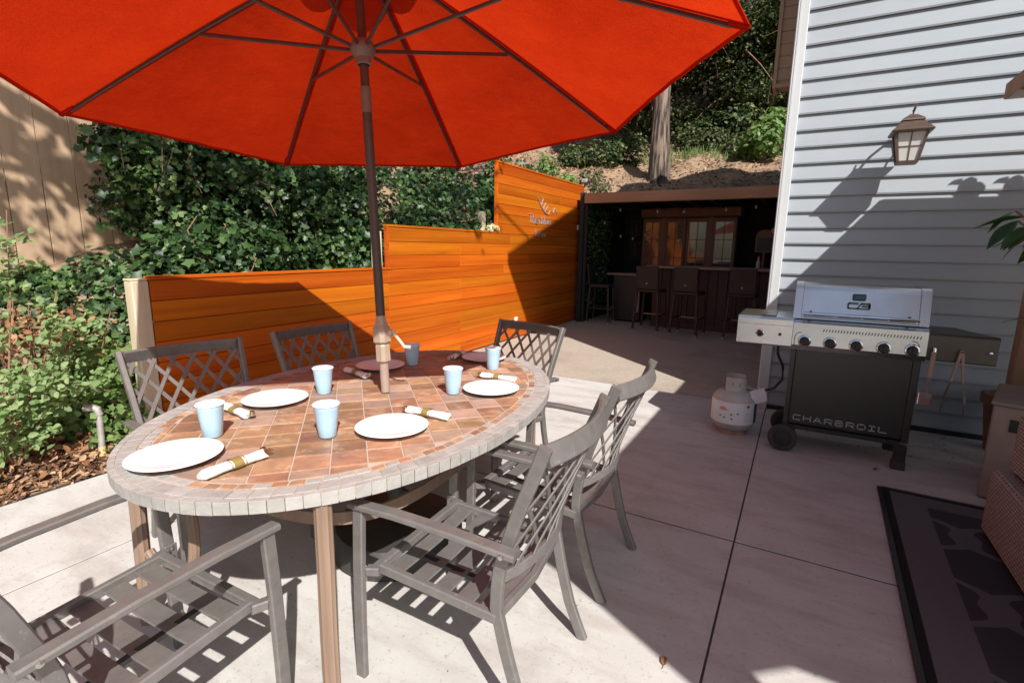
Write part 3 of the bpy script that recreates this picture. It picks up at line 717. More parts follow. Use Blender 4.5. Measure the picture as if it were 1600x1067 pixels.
# small black bar cabinet at the left
sc = thing('side_cabinet', 'small black cabinet with a pale-edged top left of the bar', 'cabinet')
MB().box(-3.28,-2.72,9.98,10.45,.03,.93,.006).build('carcass', M['black'], sc); MB().box(-3.42,-2.66,9.94,10.5,.932,.965,.004).build('top', M['bar_top'], sc)
MB().box(-2.80,-2.735,9.965,9.978,.2,.90).build('door_edge', M['bar_top'], sc)
# string lights
sl = thing('string_lights', 'string of small round bulbs hanging under the bar beam', 'string lights')
def wire(p, q, sag, n=14): return [tuple(Vector(p).lerp(Vector(q), i/n) + Vector((0,0,-sag*4*(i/n)*(1-i/n)))) for i in range(n+1)]
w1 = wire((-3.6,9.7,2.26),(-.3,9.75,2.26),.10); MB().tube(w1, .004, 5).build('wire', M['black'], sl)
for i in (2,5,7,10,12):
    p = w1[i]; MB().lathe([(0,-.065),(.018,-.05),(.021,-.034),(.012,-.008),(.009,0)], 10, p).build('bulb', M['bulb'], sl)
sl2 = thing('string_lights', 'loose string of bulbs drooping over the dark left bar corner', 'string lights')
w2 = wire((-3.62,9.75,2.2),(-2.7,10.6,1.9),.35); MB().tube(w2, .004, 5).build('wire', M['black'], sl2)
for i in (2,6,9,12):
    p = w2[i]; MB().lathe([(0,-.065),(.018,-.05),(.021,-.034),(.012,-.008),(.009,0)], 10, p).build('bulb', M['bulb'], sl2)
# framed pictures on the dark back wall of the shelter's left corner
for k,(x,zc,lab) in enumerate(((-3.50,1.95,'upper of two narrow pale figure plaques on the dark bar wall'),(-3.50,1.45,'lower of two narrow pale figure plaques on the dark bar wall'))):
    t = thing('wall_plaque', lab, 'wall art', group='plaques in the dark corner')
    for d in (-.06,.07):
        MB().lathe([(0,-.17),(.03,-.13),(.035,.05),(.02,.09),(.03,.13),(0,.17)], 10, (x+d,12.05,zc)).build('figure', M['bar_wood'], t)
    MB().box(x-.12,x+.13,12.085,12.098,zc-.18,zc+.18).build('backing', M['dark_brown'], t)
# chalkboard sign and bottle on the bar's right
cs = thing('chalkboard', 'small arched chalkboard sign behind the right end of the bar', 'chalkboard')
arch = [(-.82,1.42),(-.50,1.42),(-.50,1.72)]+[(-.66+.16*math.cos(a),1.72+.13*math.sin(a)) for a in np.linspace(0,math.pi,10)][1:-1]+[(-.82,1.72)]
b = MB(); n = len(arch); b.add([(x,10.98,zz) for x,zz in arch]+[(x,11.0,zz) for x,zz in arch], [tuple(range(n)),tuple(range(2*n-1,n-1,-1))]+[(i,(i+1)%n,n+(i+1)%n,n+i) for i in range(n)]); b.build('frame', M['cabinet'], cs)
MB().box(-.79,-.53,10.965,10.979,1.45,1.70).build('board', M['black'], cs)
MB().box(-.68,-.64,10.98,11.0,1.0,1.42).build('stand', M['cabinet'], cs)
MB().box(-.76,-.56,10.93,11.07,.0,1.0).build('pedestal', M['dark_brown'], cs)
bo = thing('bottle', 'small clear bottle standing on the right end of the bar top', 'bottle', (-.66,9.85,1.151))
MB().lathe([(0,0),(.035,.0),(.036,.10),(.014,.15),(.013,.19),(0,.19)], 14).build('glass', M['bulb'], bo, smooth=True); MB().lathe([(.016,.185),(.016,.21),(0,.21)], 10).build('cap', M['red'], bo)
# carved figure by the house corner
cf = thing('hanging_ornament', 'pale knotted rope ornament hanging by the right side of the bar', 'ornament', (-.47,10.2,1.72))
MB().tube([(0,0,.56),(0,0,.3)], .008, 6).build('cord', M['twig'], cf); MB().tube([(0,0,.3),(.04,0,.2),(-.03,0,.1),(.05,0,0),(0,0,-.12)], [.02,.05,.035,.05,.012], 8).build('knot', M['post_wood'], cf)

# ---- gazebo whose roof shades the grill side
gz = thing('gazebo', 'brown timber gazebo roof corner and post at the right edge', 'gazebo')
# roof outline in plan: straight far and left eaves, unseen near edge cut to shape the ground shadow
RZ = 2.50
out = [(1.06,4.68),(1.06,.34),(1.10,.26),(1.22,.22),(1.86,-.115),(1.96,-.10),(2.03,.06),(2.14,.155),(2.28,.155),(2.55,.02),(2.9,-.25),(5.2,-.6),(5.2,4.68)]
b = MB().prism(out, RZ, RZ+.035); b.build('roof_deck', M['cedar'], gz)
apex = [(2.6,2.4,3.35),(3.7,2.4,3.35)]
b = MB(); q = [(1.10,4.64,RZ+.037),(5.16,4.64,RZ+.037),(5.16,.3,RZ+.037),(1.10,.3,RZ+.037)]
b.add(q+apex, [(0,1,5,4),(1,2,5),(2,3,4,5),(3,0,4)]); b.build('roof_hip', M['roof'], gz)
MB().box(1.045,1.059,.34,4.69,RZ-.05,RZ+.045).build('fascia', M['cedar'], gz); MB().box(1.06,5.2,4.681,4.696,RZ-.05,RZ+.045).build('fascia', M['trim_white'], gz)
for (x,y) in ((1.315,4.56),(4.9,4.56),(1.32,.45),(4.9,.45)): MB().box(x,x+.105,y,y+.105,0,RZ-.002,.006).build('post', M['cedar'], gz)
MB().box(1.28,5.1,4.57,4.65,RZ-.16,RZ-.055).build('beam', M['cedar'], gz)
# cast iron birds along the far eave
def bird(x, lab, k):
    t = thing('bird_ornament', lab, 'bird ornament', (x,4.66,RZ+.05), group='bird ornaments on the gazebo eave')
    MB().lathe([(0,0),(.045,.0),(.055,.04),(.045,.085),(.0,.10)], 12).build('body', M['lantern'], t, smooth=True)
    MB().lathe([(0,.06),(.034,.08),(.042,.125),(.03,.155),(0,.165)], 12, (-.02,0,0)).build('head', M['lantern'], t, smooth=True)
    MB().tube([(-.06,0,.155),(-.10,0,.150),(-.13,0,.13)], [.02,.014,.004], 6).build('beak', M['lantern'], t)
bird(1.62,'iron bird ornament on the gazebo eave, nearer the house corner',0)
bird(1.88,'iron bird ornament on the gazebo eave, farther from the house corner',1)
# ================================================================== DINING TABLE
TC = (-1.714, 1.756); TA, TB = .764, 1.112; TR = R_(6.5); TZ = .742
tb = thing('dining_table', 'oval stone-tiled patio table with brown slate field and grey border', 'table', (*TC,0), TR)
def ell(a, b, t, e=2.08):
    c, s_ = math.cos(t), math.sin(t)
    return (a*math.copysign(abs(c)**(2/e), c), b*math.copysign(abs(s_)**(2/e), s_))
def ring_pts(a, b, n): return [ell(a,b,2*math.pi*i/n) for i in range(n)]
def arc_params(a, b, n, N=2400):
    p = [ell(a,b,2*math.pi*i/N) for i in range(N+1)]; d = [0]
    for q,r in zip(p,p[1:]): d.append(d[-1]+math.dist(q,r))
    return [float(np.interp(d[-1]*i/n, d, [2*math.pi*k/N for k in range(N+1)])) for i in range(n+1)], d[-1]
MB().prism(ring_pts(TA-.006,TB-.006,96), TZ-.040, TZ-.003).build('table_top', M['grout'], tb)
# edge tiles (vertical face), border tiles (flat ring), accents, field
ts, per = arc_params(TA, TB, 124)
for i in range(124):
    a, b_ = ts[i], ts[i+1]; g = (b_-a)*.03
    o0, o1 = ell(TA+.001,TB+.001,a+g), ell(TA+.001,TB+.001,b_-g); i0, i1 = ell(TA-.02,TB-.02,a+g), ell(TA-.02,TB-.02,b_-g)
    b = MB().prism([o0,o1,i1,i0], TZ-.041+random.uniform(-.001,.001), TZ-.0012, .0014); b.build('edge_tile', M['stone'], tb)
ts, per = arc_params(TA, TB, 92)
for i in range(92):
    a, b_ = ts[i], ts[i+1]; g = (b_-a)*.022
    w = .072+random.uniform(-.003,.003)
    o0, o1 = ell(TA-.0215,TB-.0215,a+g), ell(TA-.0215,TB-.0215,b_-g); i0, i1 = ell(TA-w,TB-w,a+g), ell(TA-w,TB-w,b_-g)
    b = MB().prism([o0,o1,i1,i0], TZ-.006, TZ+random.uniform(-.0006,.0008), .0016); b.build('border_tile', M['stone'], tb)
ts, per = arc_params(TA-.09, TB-.09, 110)
for i in range(110):
    a, b_ = ts[i], ts[i+1]; g = (b_-a)*.06
    o0, o1 = ell(TA-.079,TB-.079,a+g), ell(TA-.079,TB-.079,b_-g); i0, i1 = ell(TA-.108,TB-.108,a+g), ell(TA-.108,TB-.108,b_-g)
    r = random.random()
    m_ = M['slate_dark'] if (i % 5 in (0,) or r < .10) else (M['stone'] if r < .55 else M['slate_grey'] if r < .85 else M['slate'])
    MB().prism([o0,o1,i1,i0], TZ-.006, TZ+random.uniform(-.001,.0008), .002).build('accent_tile', m_, tb)
def clip(poly, ring):
    out = poly; n = len(ring)
    for i in range(n):
        (ax,ay),(bx,by) = ring[i], ring[(i+1)%n]; inp = out; out = []
        if not inp: return []
        for j in range(len(inp)):
            p, q = inp[j], inp[(j+1)%len(inp)]
            sp = (bx-ax)*(p[1]-ay)-(by-ay)*(p[0]-ax); sq = (bx-ax)*(q[1]-ay)-(by-ay)*(q[0]-ax)
            if sp >= 0: out.append(p)
            if (sp >= 0) != (sq >= 0):
                t = sp/(sp-sq); out.append((p[0]+(q[0]-p[0])*t, p[1]+(q[1]-p[1])*t))
    return out
def area(p): return .5*sum(p[i][0]*p[(i+1)%len(p)][1]-p[(i+1)%len(p)][0]*p[i][1] for i in range(len(p)))
inner = ring_pts(TA-.113, TB-.113, 56)
P_ = .119; th = R_(40.5); ca, sa = math.cos(th), math.sin(th)
for i in range(-13,13):
    for j in range(-13,13):
        u0, v0 = i*P_+.03, j*P_+.02+(P_*.5 if False else 0)
        g = .0022
        sq = [(u0+g,v0+g),(u0+P_-g,v0+g),(u0+P_-g,v0+P_-g),(u0+g,v0+P_-g)]
        sq = [(x*ca-y*sa, x*sa+y*ca) for x,y in sq]
        c_ = clip(sq, inner)
        if len(c_) < 3 or area(c_) < .0009: continue
        # drop near-duplicate corners
        cc = [c_[0]]
        for p in c_[1:]:
            if math.dist(p, cc[-1]) > .002: cc.append(p)
        if math.dist(cc[0],cc[-1]) < .002: cc.pop()
        if len(cc) < 3: continue
        m_ = M['slate'] if random.random() < .68 else M['slate_grey']
        MB().prism(cc, TZ-.006, TZ+random.uniform(-.0012,.0012), .003).build('field_tile', m_, tb)
# fluted legs, ring stretcher, apron
def fluted(b, path, r, up=(0,1,0)):
    pr = []
    for k in range(20):
        a = 2*math.pi*k/20; rr = r*(1.0 if k % 2 else .86); pr.append((rr*math.cos(a), rr*math.sin(a)))
    return b.sweep(path, pr, up)
legs = [(.447,-.872),(-.447,-.872),(.447,.872),(-.447,.872)]
for (x,y) in legs:
    sx = 1 if x > 0 else -1; sy = 1 if y > 0 else -1
    path = [(x-.0*sx, y-.0*sy, .70),(x+.004*sx,y+.005*sy,.5),(x+.005*sx,y+.01*sy,.25),(x+.01*sx,y+.015*sy,.0)]
    l = fluted(MB(), path, .027).build('leg', M['table_leg'], tb, smooth=True)
    if sx < 0:
        cu = [Vector(p) for p in ((x-.02*sx,y,.30),(x-.12*sx,y+.005*sy,.225),(x-.24*sx,y+.01*sy,.25),(x-.30*sx,y+.01*sy,.38),(x-.28*sx,y,.55),(x-.20*sx,y,.69))]
        fine = []
        for i in range(len(cu)-1):
            p0, p1_, p2_, p3_ = cu[max(i-1,0)], cu[i], cu[i+1], cu[min(i+2,len(cu)-1)]
            for k in range(6):
                t_ = k/6; fine.append(.5*((2*p1_)+(p2_-p0)*t_+(2*p0-5*p1_+4*p2_-p3_)*t_*t_+(3*p1_-p0-3*p2_+p3_)*t_**3))
        fine.append(cu[-1])
        fluted(MB(), fine, .019, (0,1,0)).build('scroll_brace', M['table_leg'], l, smooth=True)
MB().bar([(*ell(.525,.77,2*math.pi*i/56,4.0),.545) for i in range(56)], .012, .045, closed=True).build('ring_stretcher', M['table_leg'], tb)
MB().bar([(*ell(.50,.82,2*math.pi*i/56),.672) for i in range(56)], .02, .055, closed=True).build('apron', M['table_leg'], tb)

# umbrella base under the table
ub = thing('umbrella_base', 'round dark umbrella weight on the concrete beneath the table', 'umbrella base', (-1.60, 1.72, 0))
MB().lathe([(0,0),(.30,0),(.315,.015),(.315,.10),(.29,.135),(.06,.15),(0,.15)], 40).build('drum', M['base_dark'], ub, smooth=True)
MB().lathe([(.045,.15),(.042,.34),(.0,.34)], 18).build('collar', M['base_dark'], ub, smooth=True)
MB().tube([(.042,0,.29),(.085,0,.29)], .012, 8).build('knob', M['base_dark'], ub)

# ================================================================== UMBRELLA
PB = Vector((-1.708, 1.778, .744)); AX = Vector((-.105,.062,1)).normalized(); KS = .95; CAMP = Vector((0,0,CAM_H))
um = thing('patio_umbrella', 'large orange-red market umbrella standing through the table', 'umbrella', PB)
CE1 = Vector((0,1,0)).cross(AX).normalized(); CE2 = AX.cross(CE1)
def rad(a, r, h): return (PB+AX*h+CE1*(r*math.cos(a))+CE2*(r*math.sin(a)))*KS + CAMP*(1-KS) - PB   # canopy, tilted at the joint
HUB = rad(0,0,1.614); AXP = HUB.normalized()
E1 = Vector((0,1,0)).cross(AXP).normalized(); E2 = AXP.cross(E1)
def up_(h): return AXP*h
PH = 3.501; RR = 1.696; HT = 1.494; HA = 2.09
MB().tube([up_(0.003),up_(.24)], .0215, 18).build('lower_pole', M['pole_low'], um, smooth=True)
b = MB()
for h0,h1,r0,r1 in ((.0,.02,.030,.030),): pass
def sqprof(w, c): return [(-w+c,-w),(w-c,-w),(w,-w+c),(w,w-c),(w-c,w),(-w+c,w),(-w,w-c),(-w,-w+c)]
def loft(b, secs, up=(0,1,0)):
    for (h0,w0),(h1,w1) in zip(secs, secs[1:]):
        p0 = [up_(h0)+E1*u+E2*v for u,v in sqprof(w0,w0*.45)]; p1 = [up_(h1)+E1*u+E2*v for u,v in sqprof(w1,w1*.45)]
        n = 8; b.add(p0+p1, [(i,(i+1)%n,n+(i+1)%n,n+i) for i in range(n)]+[tuple(range(n-1,-1,-1)),tuple(range(n,2*n))])
    return b
hsg = loft(MB(), [(.150,.024),(.158,.030),(.232,.030),(.240,.027)]).build('crank_housing_lower', M['crank'], um, smooth=True)
hs2 = loft(MB(), [(.242,.030),(.252,.037),(.315,.037),(.335,.027),(.352,.023),(.372,.0225),(.378,.020)]).build('crank_housing', M['crank'], um, smooth=True)
toC = Vector((.86,.5,0)).normalized()   # handle side
hp = up_(.295)
MB().tube([hp+toC*.032, hp+toC*.048+AX*.004], .015, 12).build('crank_axle', M['crank_handle'], hs2)
MB().bar([hp+toC*.05+AX*.008, hp+toC*.078-AX*.03, hp+toC*.105-AX*.068], .014, .010, up=(.5,-.86,0), c=.003).build('crank_arm', M['crank_handle'], hs2)
MB().tube([hp+toC*.10-AX*.067, hp+toC*.135-AX*.070], [.008,.010], 10).build('crank_knob', M['crank_handle'], hs2)
vdir = Vector((.6,-.8,0)); 
MB().tube([up_(.376),up_(1.29)], .0212, 18).build('pole', M['rib'], um, smooth=True)
MB().tube([up_(1.29),up_(1.40)], .0228, 18).build('tilt_joint', M['hub'], um, smooth=True)
MB().tube([up_(1.40),HUB,rad(0,0,HA-.02)], .0195, 18).build('upper_pole', M['rib'], um, smooth=True)
hubp = [(.0255,-.075),(.034,-.07),(.036,-.045),(.050,-.03),(.058,-.012),(.058,.008),(.045,.03),(.028,.036),(.024,.04)]
b = MB(); n = 24
for k in range(n):
    a = 2*math.pi*k/n
    for r,z in hubp: b.v.append(tuple(rad(a, r, 1.614+z)))
m_ = len(hubp)
for k in range(n):
    j = (k+1)%n
    for i in range(m_-1): b.f.append((k*m_+i,j*m_+i,j*m_+i+1,k*m_+i+1))
b.build('hub', M['hub'], um, smooth=True)
def ribh(s): return HA + (HT-HA)*s + .020*math.sin(math.pi*s)     # height along the axis for radius fraction s
for k in range(8):
    a = PH-k*math.pi/4
    rp = [rad(a, RR*s, ribh(s)-.018) for s in np.linspace(.03,.955,9)]
    rb = MB().bar(rp, .012, .018, up=AX, c=.003).build('rib', M['rib'], um)
    MB().bar([rad(a, .055, 1.614), rad(a, RR*.491, ribh(.491)-.034)], .0115, .017, up=AX, c=.003).build('strut', M['rib'], rb)
    MB().bar([rad(a, RR*.945, ribh(.945)-.013), rad(a, RR*.996, ribh(.996)-.008)], .024, .016, up=AX, c=.004).build('rib_pocket', M['fabric'], rb)
    a2 = PH-(k+1)*math.pi/4
    b = MB(); NS, NT = 20, 12
    s0 = .172
    for i in range(NS+1):
        s = s0+(1-s0)*i/NS
        for j in range(NT+1):
            t = j/NT; u = 2*t-1; w = 1-u*u
            p0, p1 = rad(a,RR*s,ribh(s)), rad(a2,RR*s,ribh(s))
            p = p0.lerp(p1, t)
            inn = rad(0,0,ribh(s))
            p = p + (inn-p)*(.018*w*s**3) - AX*(.022*w*math.sin(math.pi*min(1,s))) + AX*(.004*math.sin(9*s+3*t+k)*w + .0025*math.sin(40*t+k)*s**4*w)
            b.v.append(tuple(p))
    for i in range(NS):
        for j in range(NT):
            q = i*(NT+1)+j; b.f.append((q,q+1,q+NT+2,q+NT+1))
    cp = b.build('canopy_panel', M['fabric'], um, smooth=True)
    hb = MB()          # stitched hem folded under the outer edge
    for j in range(NT+1):
        q = NS*(NT+1)+j; e_ = Vector(b.v[q]); i_ = Vector(b.v[q-(NT+1)]); d_ = (i_-e_).normalized()
        hb.v += [tuple(e_-AX*.0035), tuple(e_+d_*.022-AX*.0045)]
    for j in range(NT): hb.f.append((2*j,2*j+2,2*j+3,2*j+1))
    hb.build('hem', M['fabric_hem'], cp, smooth=True)
    sb_ = MB()         # seam tape beside the rib
    for i in range(0,NS+1):
        e_ = Vector(b.v[i*(NT+1)]); n_ = Vector(b.v[i*(NT+1)+1]); d_ = (n_-e_).normalized()
        sb_.v += [tuple(e_+d_*.002-AX*.003), tuple(e_+d_*.030-AX*.0035)]
    for i in range(NS): sb_.f.append((2*i,2*i+2,2*i+3,2*i+1))
    sb_.build('seam', M['fabric_hem'], cp, smooth=True)
b = MB(); nv = 32
for k in range(nv):
    a = 2*math.pi*k/nv
    for (s,dh) in ((.0,.075),(.08,.06),(.16,.045),(.185,.025)): b.v.append(tuple(rad(a, RR*s, ribh(s)+dh)))
for k in range(nv):
    j=(k+1)%nv
    for i in range(3): b.f.append((k*4+i,j*4+i,j*4+i+1,k*4+i+1))
b.build('vent', M['fabric'], um, smooth=True)
MB().tube([rad(0,0,HA+.05),rad(0,0,HA+.13)], [.02,.006], 10).build('finial', M['rib'], um)

# ================================================================== TABLEWARE
plate_p = [(0,.0),(.086,0),(.092,.003),(.102,.012),(.138,.019),(.140,.021),(.137,.0225),(.101,.0155),(.088,.0065),(0,.006)]
ZT = TZ+.0025
plate_me = None
for (x,y,lab) in ((-1.735,.825,'round white plate nearest the left end of the table'),
                  (-2.02,1.40,'round white plate before the chair at the fence side, in sun'),
                  (-1.322,1.405,'round white plate on the near right side of the table before the nearest armchair'),
                  (-1.282,2.07,'round white plate on the right side toward the far end'),
                  (-2.09,2.14,'round plate lying in umbrella shade behind the pole'),
                  (-1.70,2.655,'round plate at the far end, half in shade behind a cup')):
    o = thing('plate', lab, 'plate', (x,y,ZT), random.random()*6, group='white dinner plates')
    if plate_me is None: plate_me = MB().lathe(plate_p, 64).build('dish', M['plastic_white'], o, smooth=True)
    else: link('dish', plate_me.data, None, o)
cup_o = [(.0,.004),(.031,.0),(.0325,.002),(.036,.034),(.0368,.036),(.0395,.066),(.0403,.068),(.0435,.104),(.0445,.106),(.0462,.120)]
cup_i = [(.0490,.1215),(.0495,.1245),(.0475,.1262),(.0452,.1245),(.0415,.10),(.0300,.006),(0,.005)]
first = None
for (x,y,lab) in ((-1.845,1.012,'pale blue plastic cup behind the nearest plate on the left'),
                  (-1.95,1.612,'pale blue plastic cup on the fence side, left of the pole'),
                  (-1.486,1.234,'pale blue plastic cup in the middle foreground of the table'),
                  (-1.423,1.944,'pale blue plastic cup in sun right of the umbrella pole'),
                  (-1.985,2.30,'blue plastic cup in full shade beside the crank handle'),
                  (-1.524,2.478,'pale blue plastic cup at the far end, its rim shaded')):
    o = thing('cup', lab, 'cup', (x,y,ZT), random.random()*6, group='blue plastic cups')
    if first is None:
        first = (MB().lathe(cup_o, 40).build('shell', M['cup_blue'], o, smooth=True), MB().lathe(cup_i, 40).build('lining', M['plastic_white'], o, smooth=True))
    else:
        link('shell', first[0].data, None, o); link('lining', first[1].data, None, o)
def napkin(p, q, lab):
    P0, Q0 = Vector((*p,ZT)), Vector((*q,ZT)); d = Q0-P0; L_ = .205; ang = math.atan2(d.y,d.x); mid = (P0+Q0)/2
    o = thing('napkin_roll', lab, 'napkin roll', (mid.x,mid.y,ZT), ang, group='napkin rolls with cutlery')
    b = MB(); n = 16; secs = []
    for i,xx in enumerate(np.linspace(-.1,.1,9)):
        k = 1+.06*math.sin(i*1.9); w = .022*k*(1.12 if i > 6 else 1); h = .0145*k*(.9 if i > 6 else 1)
        secs.append((xx,w,h))
    for xx,w,h in secs:
        for k in range(n):
            a = 2*math.pi*k/n; r = 1+.07*math.sin(3*a+xx*30); b.v.append((xx+.006*math.sin(2*a), w*r*math.cos(a), .015+h*r*math.sin(a)))
    for i in range(len(secs)-1):
        for k in range(n): b.f.append((i*n+k,i*n+(k+1)%n,(i+1)*n+(k+1)%n,(i+1)*n+k))
    b.f.append(tuple(range(n-1,-1,-1))); b.f.append(tuple((len(secs)-1)*n+k for k in range(n)))
    b.build('napkin', M['paper'], o, smooth=True)
    bb = MB()
    for xx in (-.012,.020):
        for k in range(n): a = 2*math.pi*k/n; bb.v.append((xx, .0262*math.cos(a), .0165+.0185*math.sin(a)))
    for k in range(n): bb.f.append((k,(k+1)%n,n+(k+1)%n,n+k))
    bb.build('band', M['gold'], o, smooth=True)
    for x0 in (-.020,.026): 
        rr = MB()
        for xx in (x0,x0+.003):
            for k in range(n): a = 2*math.pi*k/n; rr.v.append((xx, .0258*math.cos(a), .0165+.0181*math.sin(a)))
        for k in range(n): rr.f.append((k,(k+1)%n,n+(k+1)%n,n+k))
        rr.build('band_line', M['gold'], o)
    for yy in (-.009,-.003,.003,.009):
        MB().bar([(.095,yy*.8,.016),(.118,yy,.018),(.132,yy*1.3,.020)], .0028, .0016).build('fork_tine', M['cutlery'], o)
    MB().lathe([(0,-.016),(.010,-.010),(.012,0),(.009,.010),(0,.014)], 10, (.108,.012,.020)).build('spoon_tip', M['cutlery'], o, smooth=True)
napkin((-1.51,.782),(-1.506,.985),'white napkin roll with gold band beside the nearest plate on the left')
napkin((-2.09,1.215),(-1.93,1.198),'white napkin roll half hidden behind the nearest left cup')
napkin((-1.193,1.611),(-1.418,1.598),'white napkin roll with gold band on the near right side of the table')
napkin((-1.257,2.278),(-1.47,2.27),'white napkin roll with gold band beside the far right plate')
napkin((-2.19,1.963),(-1.955,1.913),'napkin roll half in shade left of the umbrella pole')
napkin((-1.905,2.735),(-1.862,2.513),'napkin roll in shade at the far end near the stained fence')

# ================================================================== CHAIRS
CZ = [0,.12,.26,.42,.56,.74,.94]; CX = [-.335,-.28,-.24,-.205,-.225,-.285,-.365]
def px_at(z): return float(np.interp(z, CZ, CX))
HW = .25
def hw(z): return float(np.interp(z, [0,.42,.94], [.222,.236,.270]))
def bsurf(u, z): return Vector((px_at(z)-.055*(1-u*u)+.0, u*hw(z), z))
def make_chair():
    t = thing('patio_armchair', '', 'armchair', group='lattice-back patio armchairs around the table')
    zz = np.linspace(0,.945,15)
    for s in (-1,1):
        MB().bar([(px_at(z), s*hw(z), z) for z in zz], .024, .038, up=(1,0,0), c=.004).build('leg', M['chair'], t)
        MB().bar([(.285,s*.282,0),(.283,s*.282,.2),(.278,s*.282,.42),(.268,s*.282,.622)], .024, .040, up=(1,0,0), c=.004).build('leg', M['chair'], t)
        MB().bar([(.298,s*.283,.634),(.12,s*.284,.640),(-.08,s*.283,.636),(-.292,s*.280,.622)], .044, .021, c=.005).build('arm', M['chair'], t)
        MB().bar([(.232,s*.235,.398),(.05,s*.236,.388),(-.213,s*.238,.372)], .024, .034, c=.004).build('side_rail', M['chair'], t)
        br = MB().bar([(.222,s*.247,.395),(.262,s*.262,.392)], .030, .030, c=.004).build('bracket', M['chair'], t)
        MB().box(.262,.302,s*.2665-.003,s*.2665+.003,.352,.412,.0025).build('bracket_plate', M['chair'], br)
        for dz in (.364,.400): MB().lathe([(0,-.006),(.007,-.004),(.008,.0)], 8, (.283,s*.262,dz), 'y').build('bolt', M['steel_bolt'], br)
        MB().lathe([(0,-.003),(.008,0),(.007,.006),(0,.007)], 8, (-.256,s*.304,.624), 'y').build('bolt', M['steel_bolt'], t)
    MB().bar([(.235,-.246,.400),(.238,0,.398),(.235,.246,.400)], .030, .030, c=.004).build('front_rail', M['chair'], t)
    MB().bar([(-.205,-.234,.372),(-.225,0,.370),(-.205,.234,.372)], .026, .030, c=.004).build('rear_rail', M['chair'], t)
    for i in range(5):
        x = .178-i*.088; z = .397-.010*math.sin(i/4*math.pi)-i*.0045
        MB().bar([(x,-.2225,z),(x,-.11,z-.006),(x,0,z-.008),(x,.11,z-.006),(x,.2225,z)], .062, .008, c=.002).build('seat_slat', M['chair'], t)
    for yy in (-.10,.10): MB().bar([(.20,yy,.384),(-.19,yy,.356)], .020, .014).build('seat_strap', M['black'], t)
    us = np.linspace(-1,1,11)
    MB().bar([bsurf(u*.945,.915)+Vector((.0,0,0)) for u in us], .018, .062, up=(.35,0,1), c=.004).build('top_rail', M['chair'], t)
    MB().bar([bsurf(u*.945,.505) for u in us], .020, .032, up=(.25,0,1), c=.004).build('bottom_rail', M['chair'], t)
    z0, z1 = .518, .888; Hh = z1-z0; Wd = 2*HW*.945; run = Hh/math.tan(R_(56)); sp = .086
    for sg in (1,-1):
        off = -run+.035
        while off < Wd-.02:
            pts = []
            for k in range(13):
                q = k/12; yy = off+run*q
                if -.004 <= yy <= Wd+.004: pts.append((yy, z0+Hh*q))
            # exact clip at the sides
            def ex(yv): return (yv, z0+Hh*(yv-off)/run)
            if off < 0: pts = [ex(0.0)]+[p for p in pts if p[0] > .003]
            if off+run > Wd: pts = [p for p in pts if p[0] < Wd-.003]+[ex(Wd)]
            if len(pts) >= 2 and math.dist(pts[0],pts[-1]) > .05:
                path = [bsurf(sg*(yv/Wd*2-1)*.945, z)+Vector((.003*sg,0,0)) for yv,z in pts]
                MB().bar(path, .0165, .005, up=(1,0,.28)).build('lattice_slat', M['chair'], t)
            off += sp
    return t
ch = make_chair()
ch.location = (-.90,1.36,0); ch.rotation_euler = (0,0,R_(183)); ch['label'] = 'grey-brown lattice-back armchair in the front, on the right side of the table'
dup(ch, (-.915,2.045,0), R_(180), 'grey-brown lattice-back armchair second from the camera on the right of the table')
dup(ch, (-1.63,2.66,0), R_(-102), 'dark lattice-back armchair at the far end of the table')
dup(ch, (-2.32,1.31,0), R_(-9), 'lattice-back armchair on the fence side, half in sun, nearest the planting bed')
dup(ch, (-2.25,2.08,0), R_(-4), 'lattice-back armchair on the fence side in full umbrella shade')
dup(ch, (-1.545,.545,0), R_(92), 'grey-brown armchair at the bottom left, its slatted seat facing the table end')
# ================================================================== GRILL (front faces -y)
GY = 4.08
gr = thing('gas_grill', 'stainless five-burner gas grill on a black cart beside the house', 'grill', (0,GY,0))
def extr(b, prof, x0, x1):      # profile in (y,z)
    n = len(prof)
    b.add([(x0,y,z) for y,z in prof]+[(x1,y,z) for y,z in prof], [(i,(i+1)%n,n+(i+1)%n,n+i) for i in range(n)]+[tuple(range(n-1,-1,-1)),tuple(range(n,2*n))]); return b
lidp = [(.022,.985),(.074,1.185),(.088,1.208),(.115,1.22),(.36,1.225),(.44,1.18),(.49,1.08),(.50,.985)]
lid = extr(MB(), lidp, .035, .695).build('lid', M['stainless'], gr)
for x0,x1 in ((-.015,.033),(.697,.750)): extr(MB(), [(y-.004,z+(.004 if z > 1 else 0)) for y,z in lidp], x0, x1).build('lid_end', M['stainless'], lid)
MB().tube([(.045,-.025,1.025),(.69,-.025,1.025)], .013, 12, up=(0,1,0)).build('lid_handle', M['chrome'], lid)
for x in (.09,.645): MB().tube([(x,-.02,1.028),(x,.045,1.035)], .009, 8).build('handle_mount', M['black'], lid)
MB().box(.325,.402,.046,.066,1.128,1.172,.006).build('gauge_bezel', M['dark_mark'], lid); MB().box(.333,.394,.041,.0455,1.135,1.165,.003).build('gauge', M['teal'], lid)
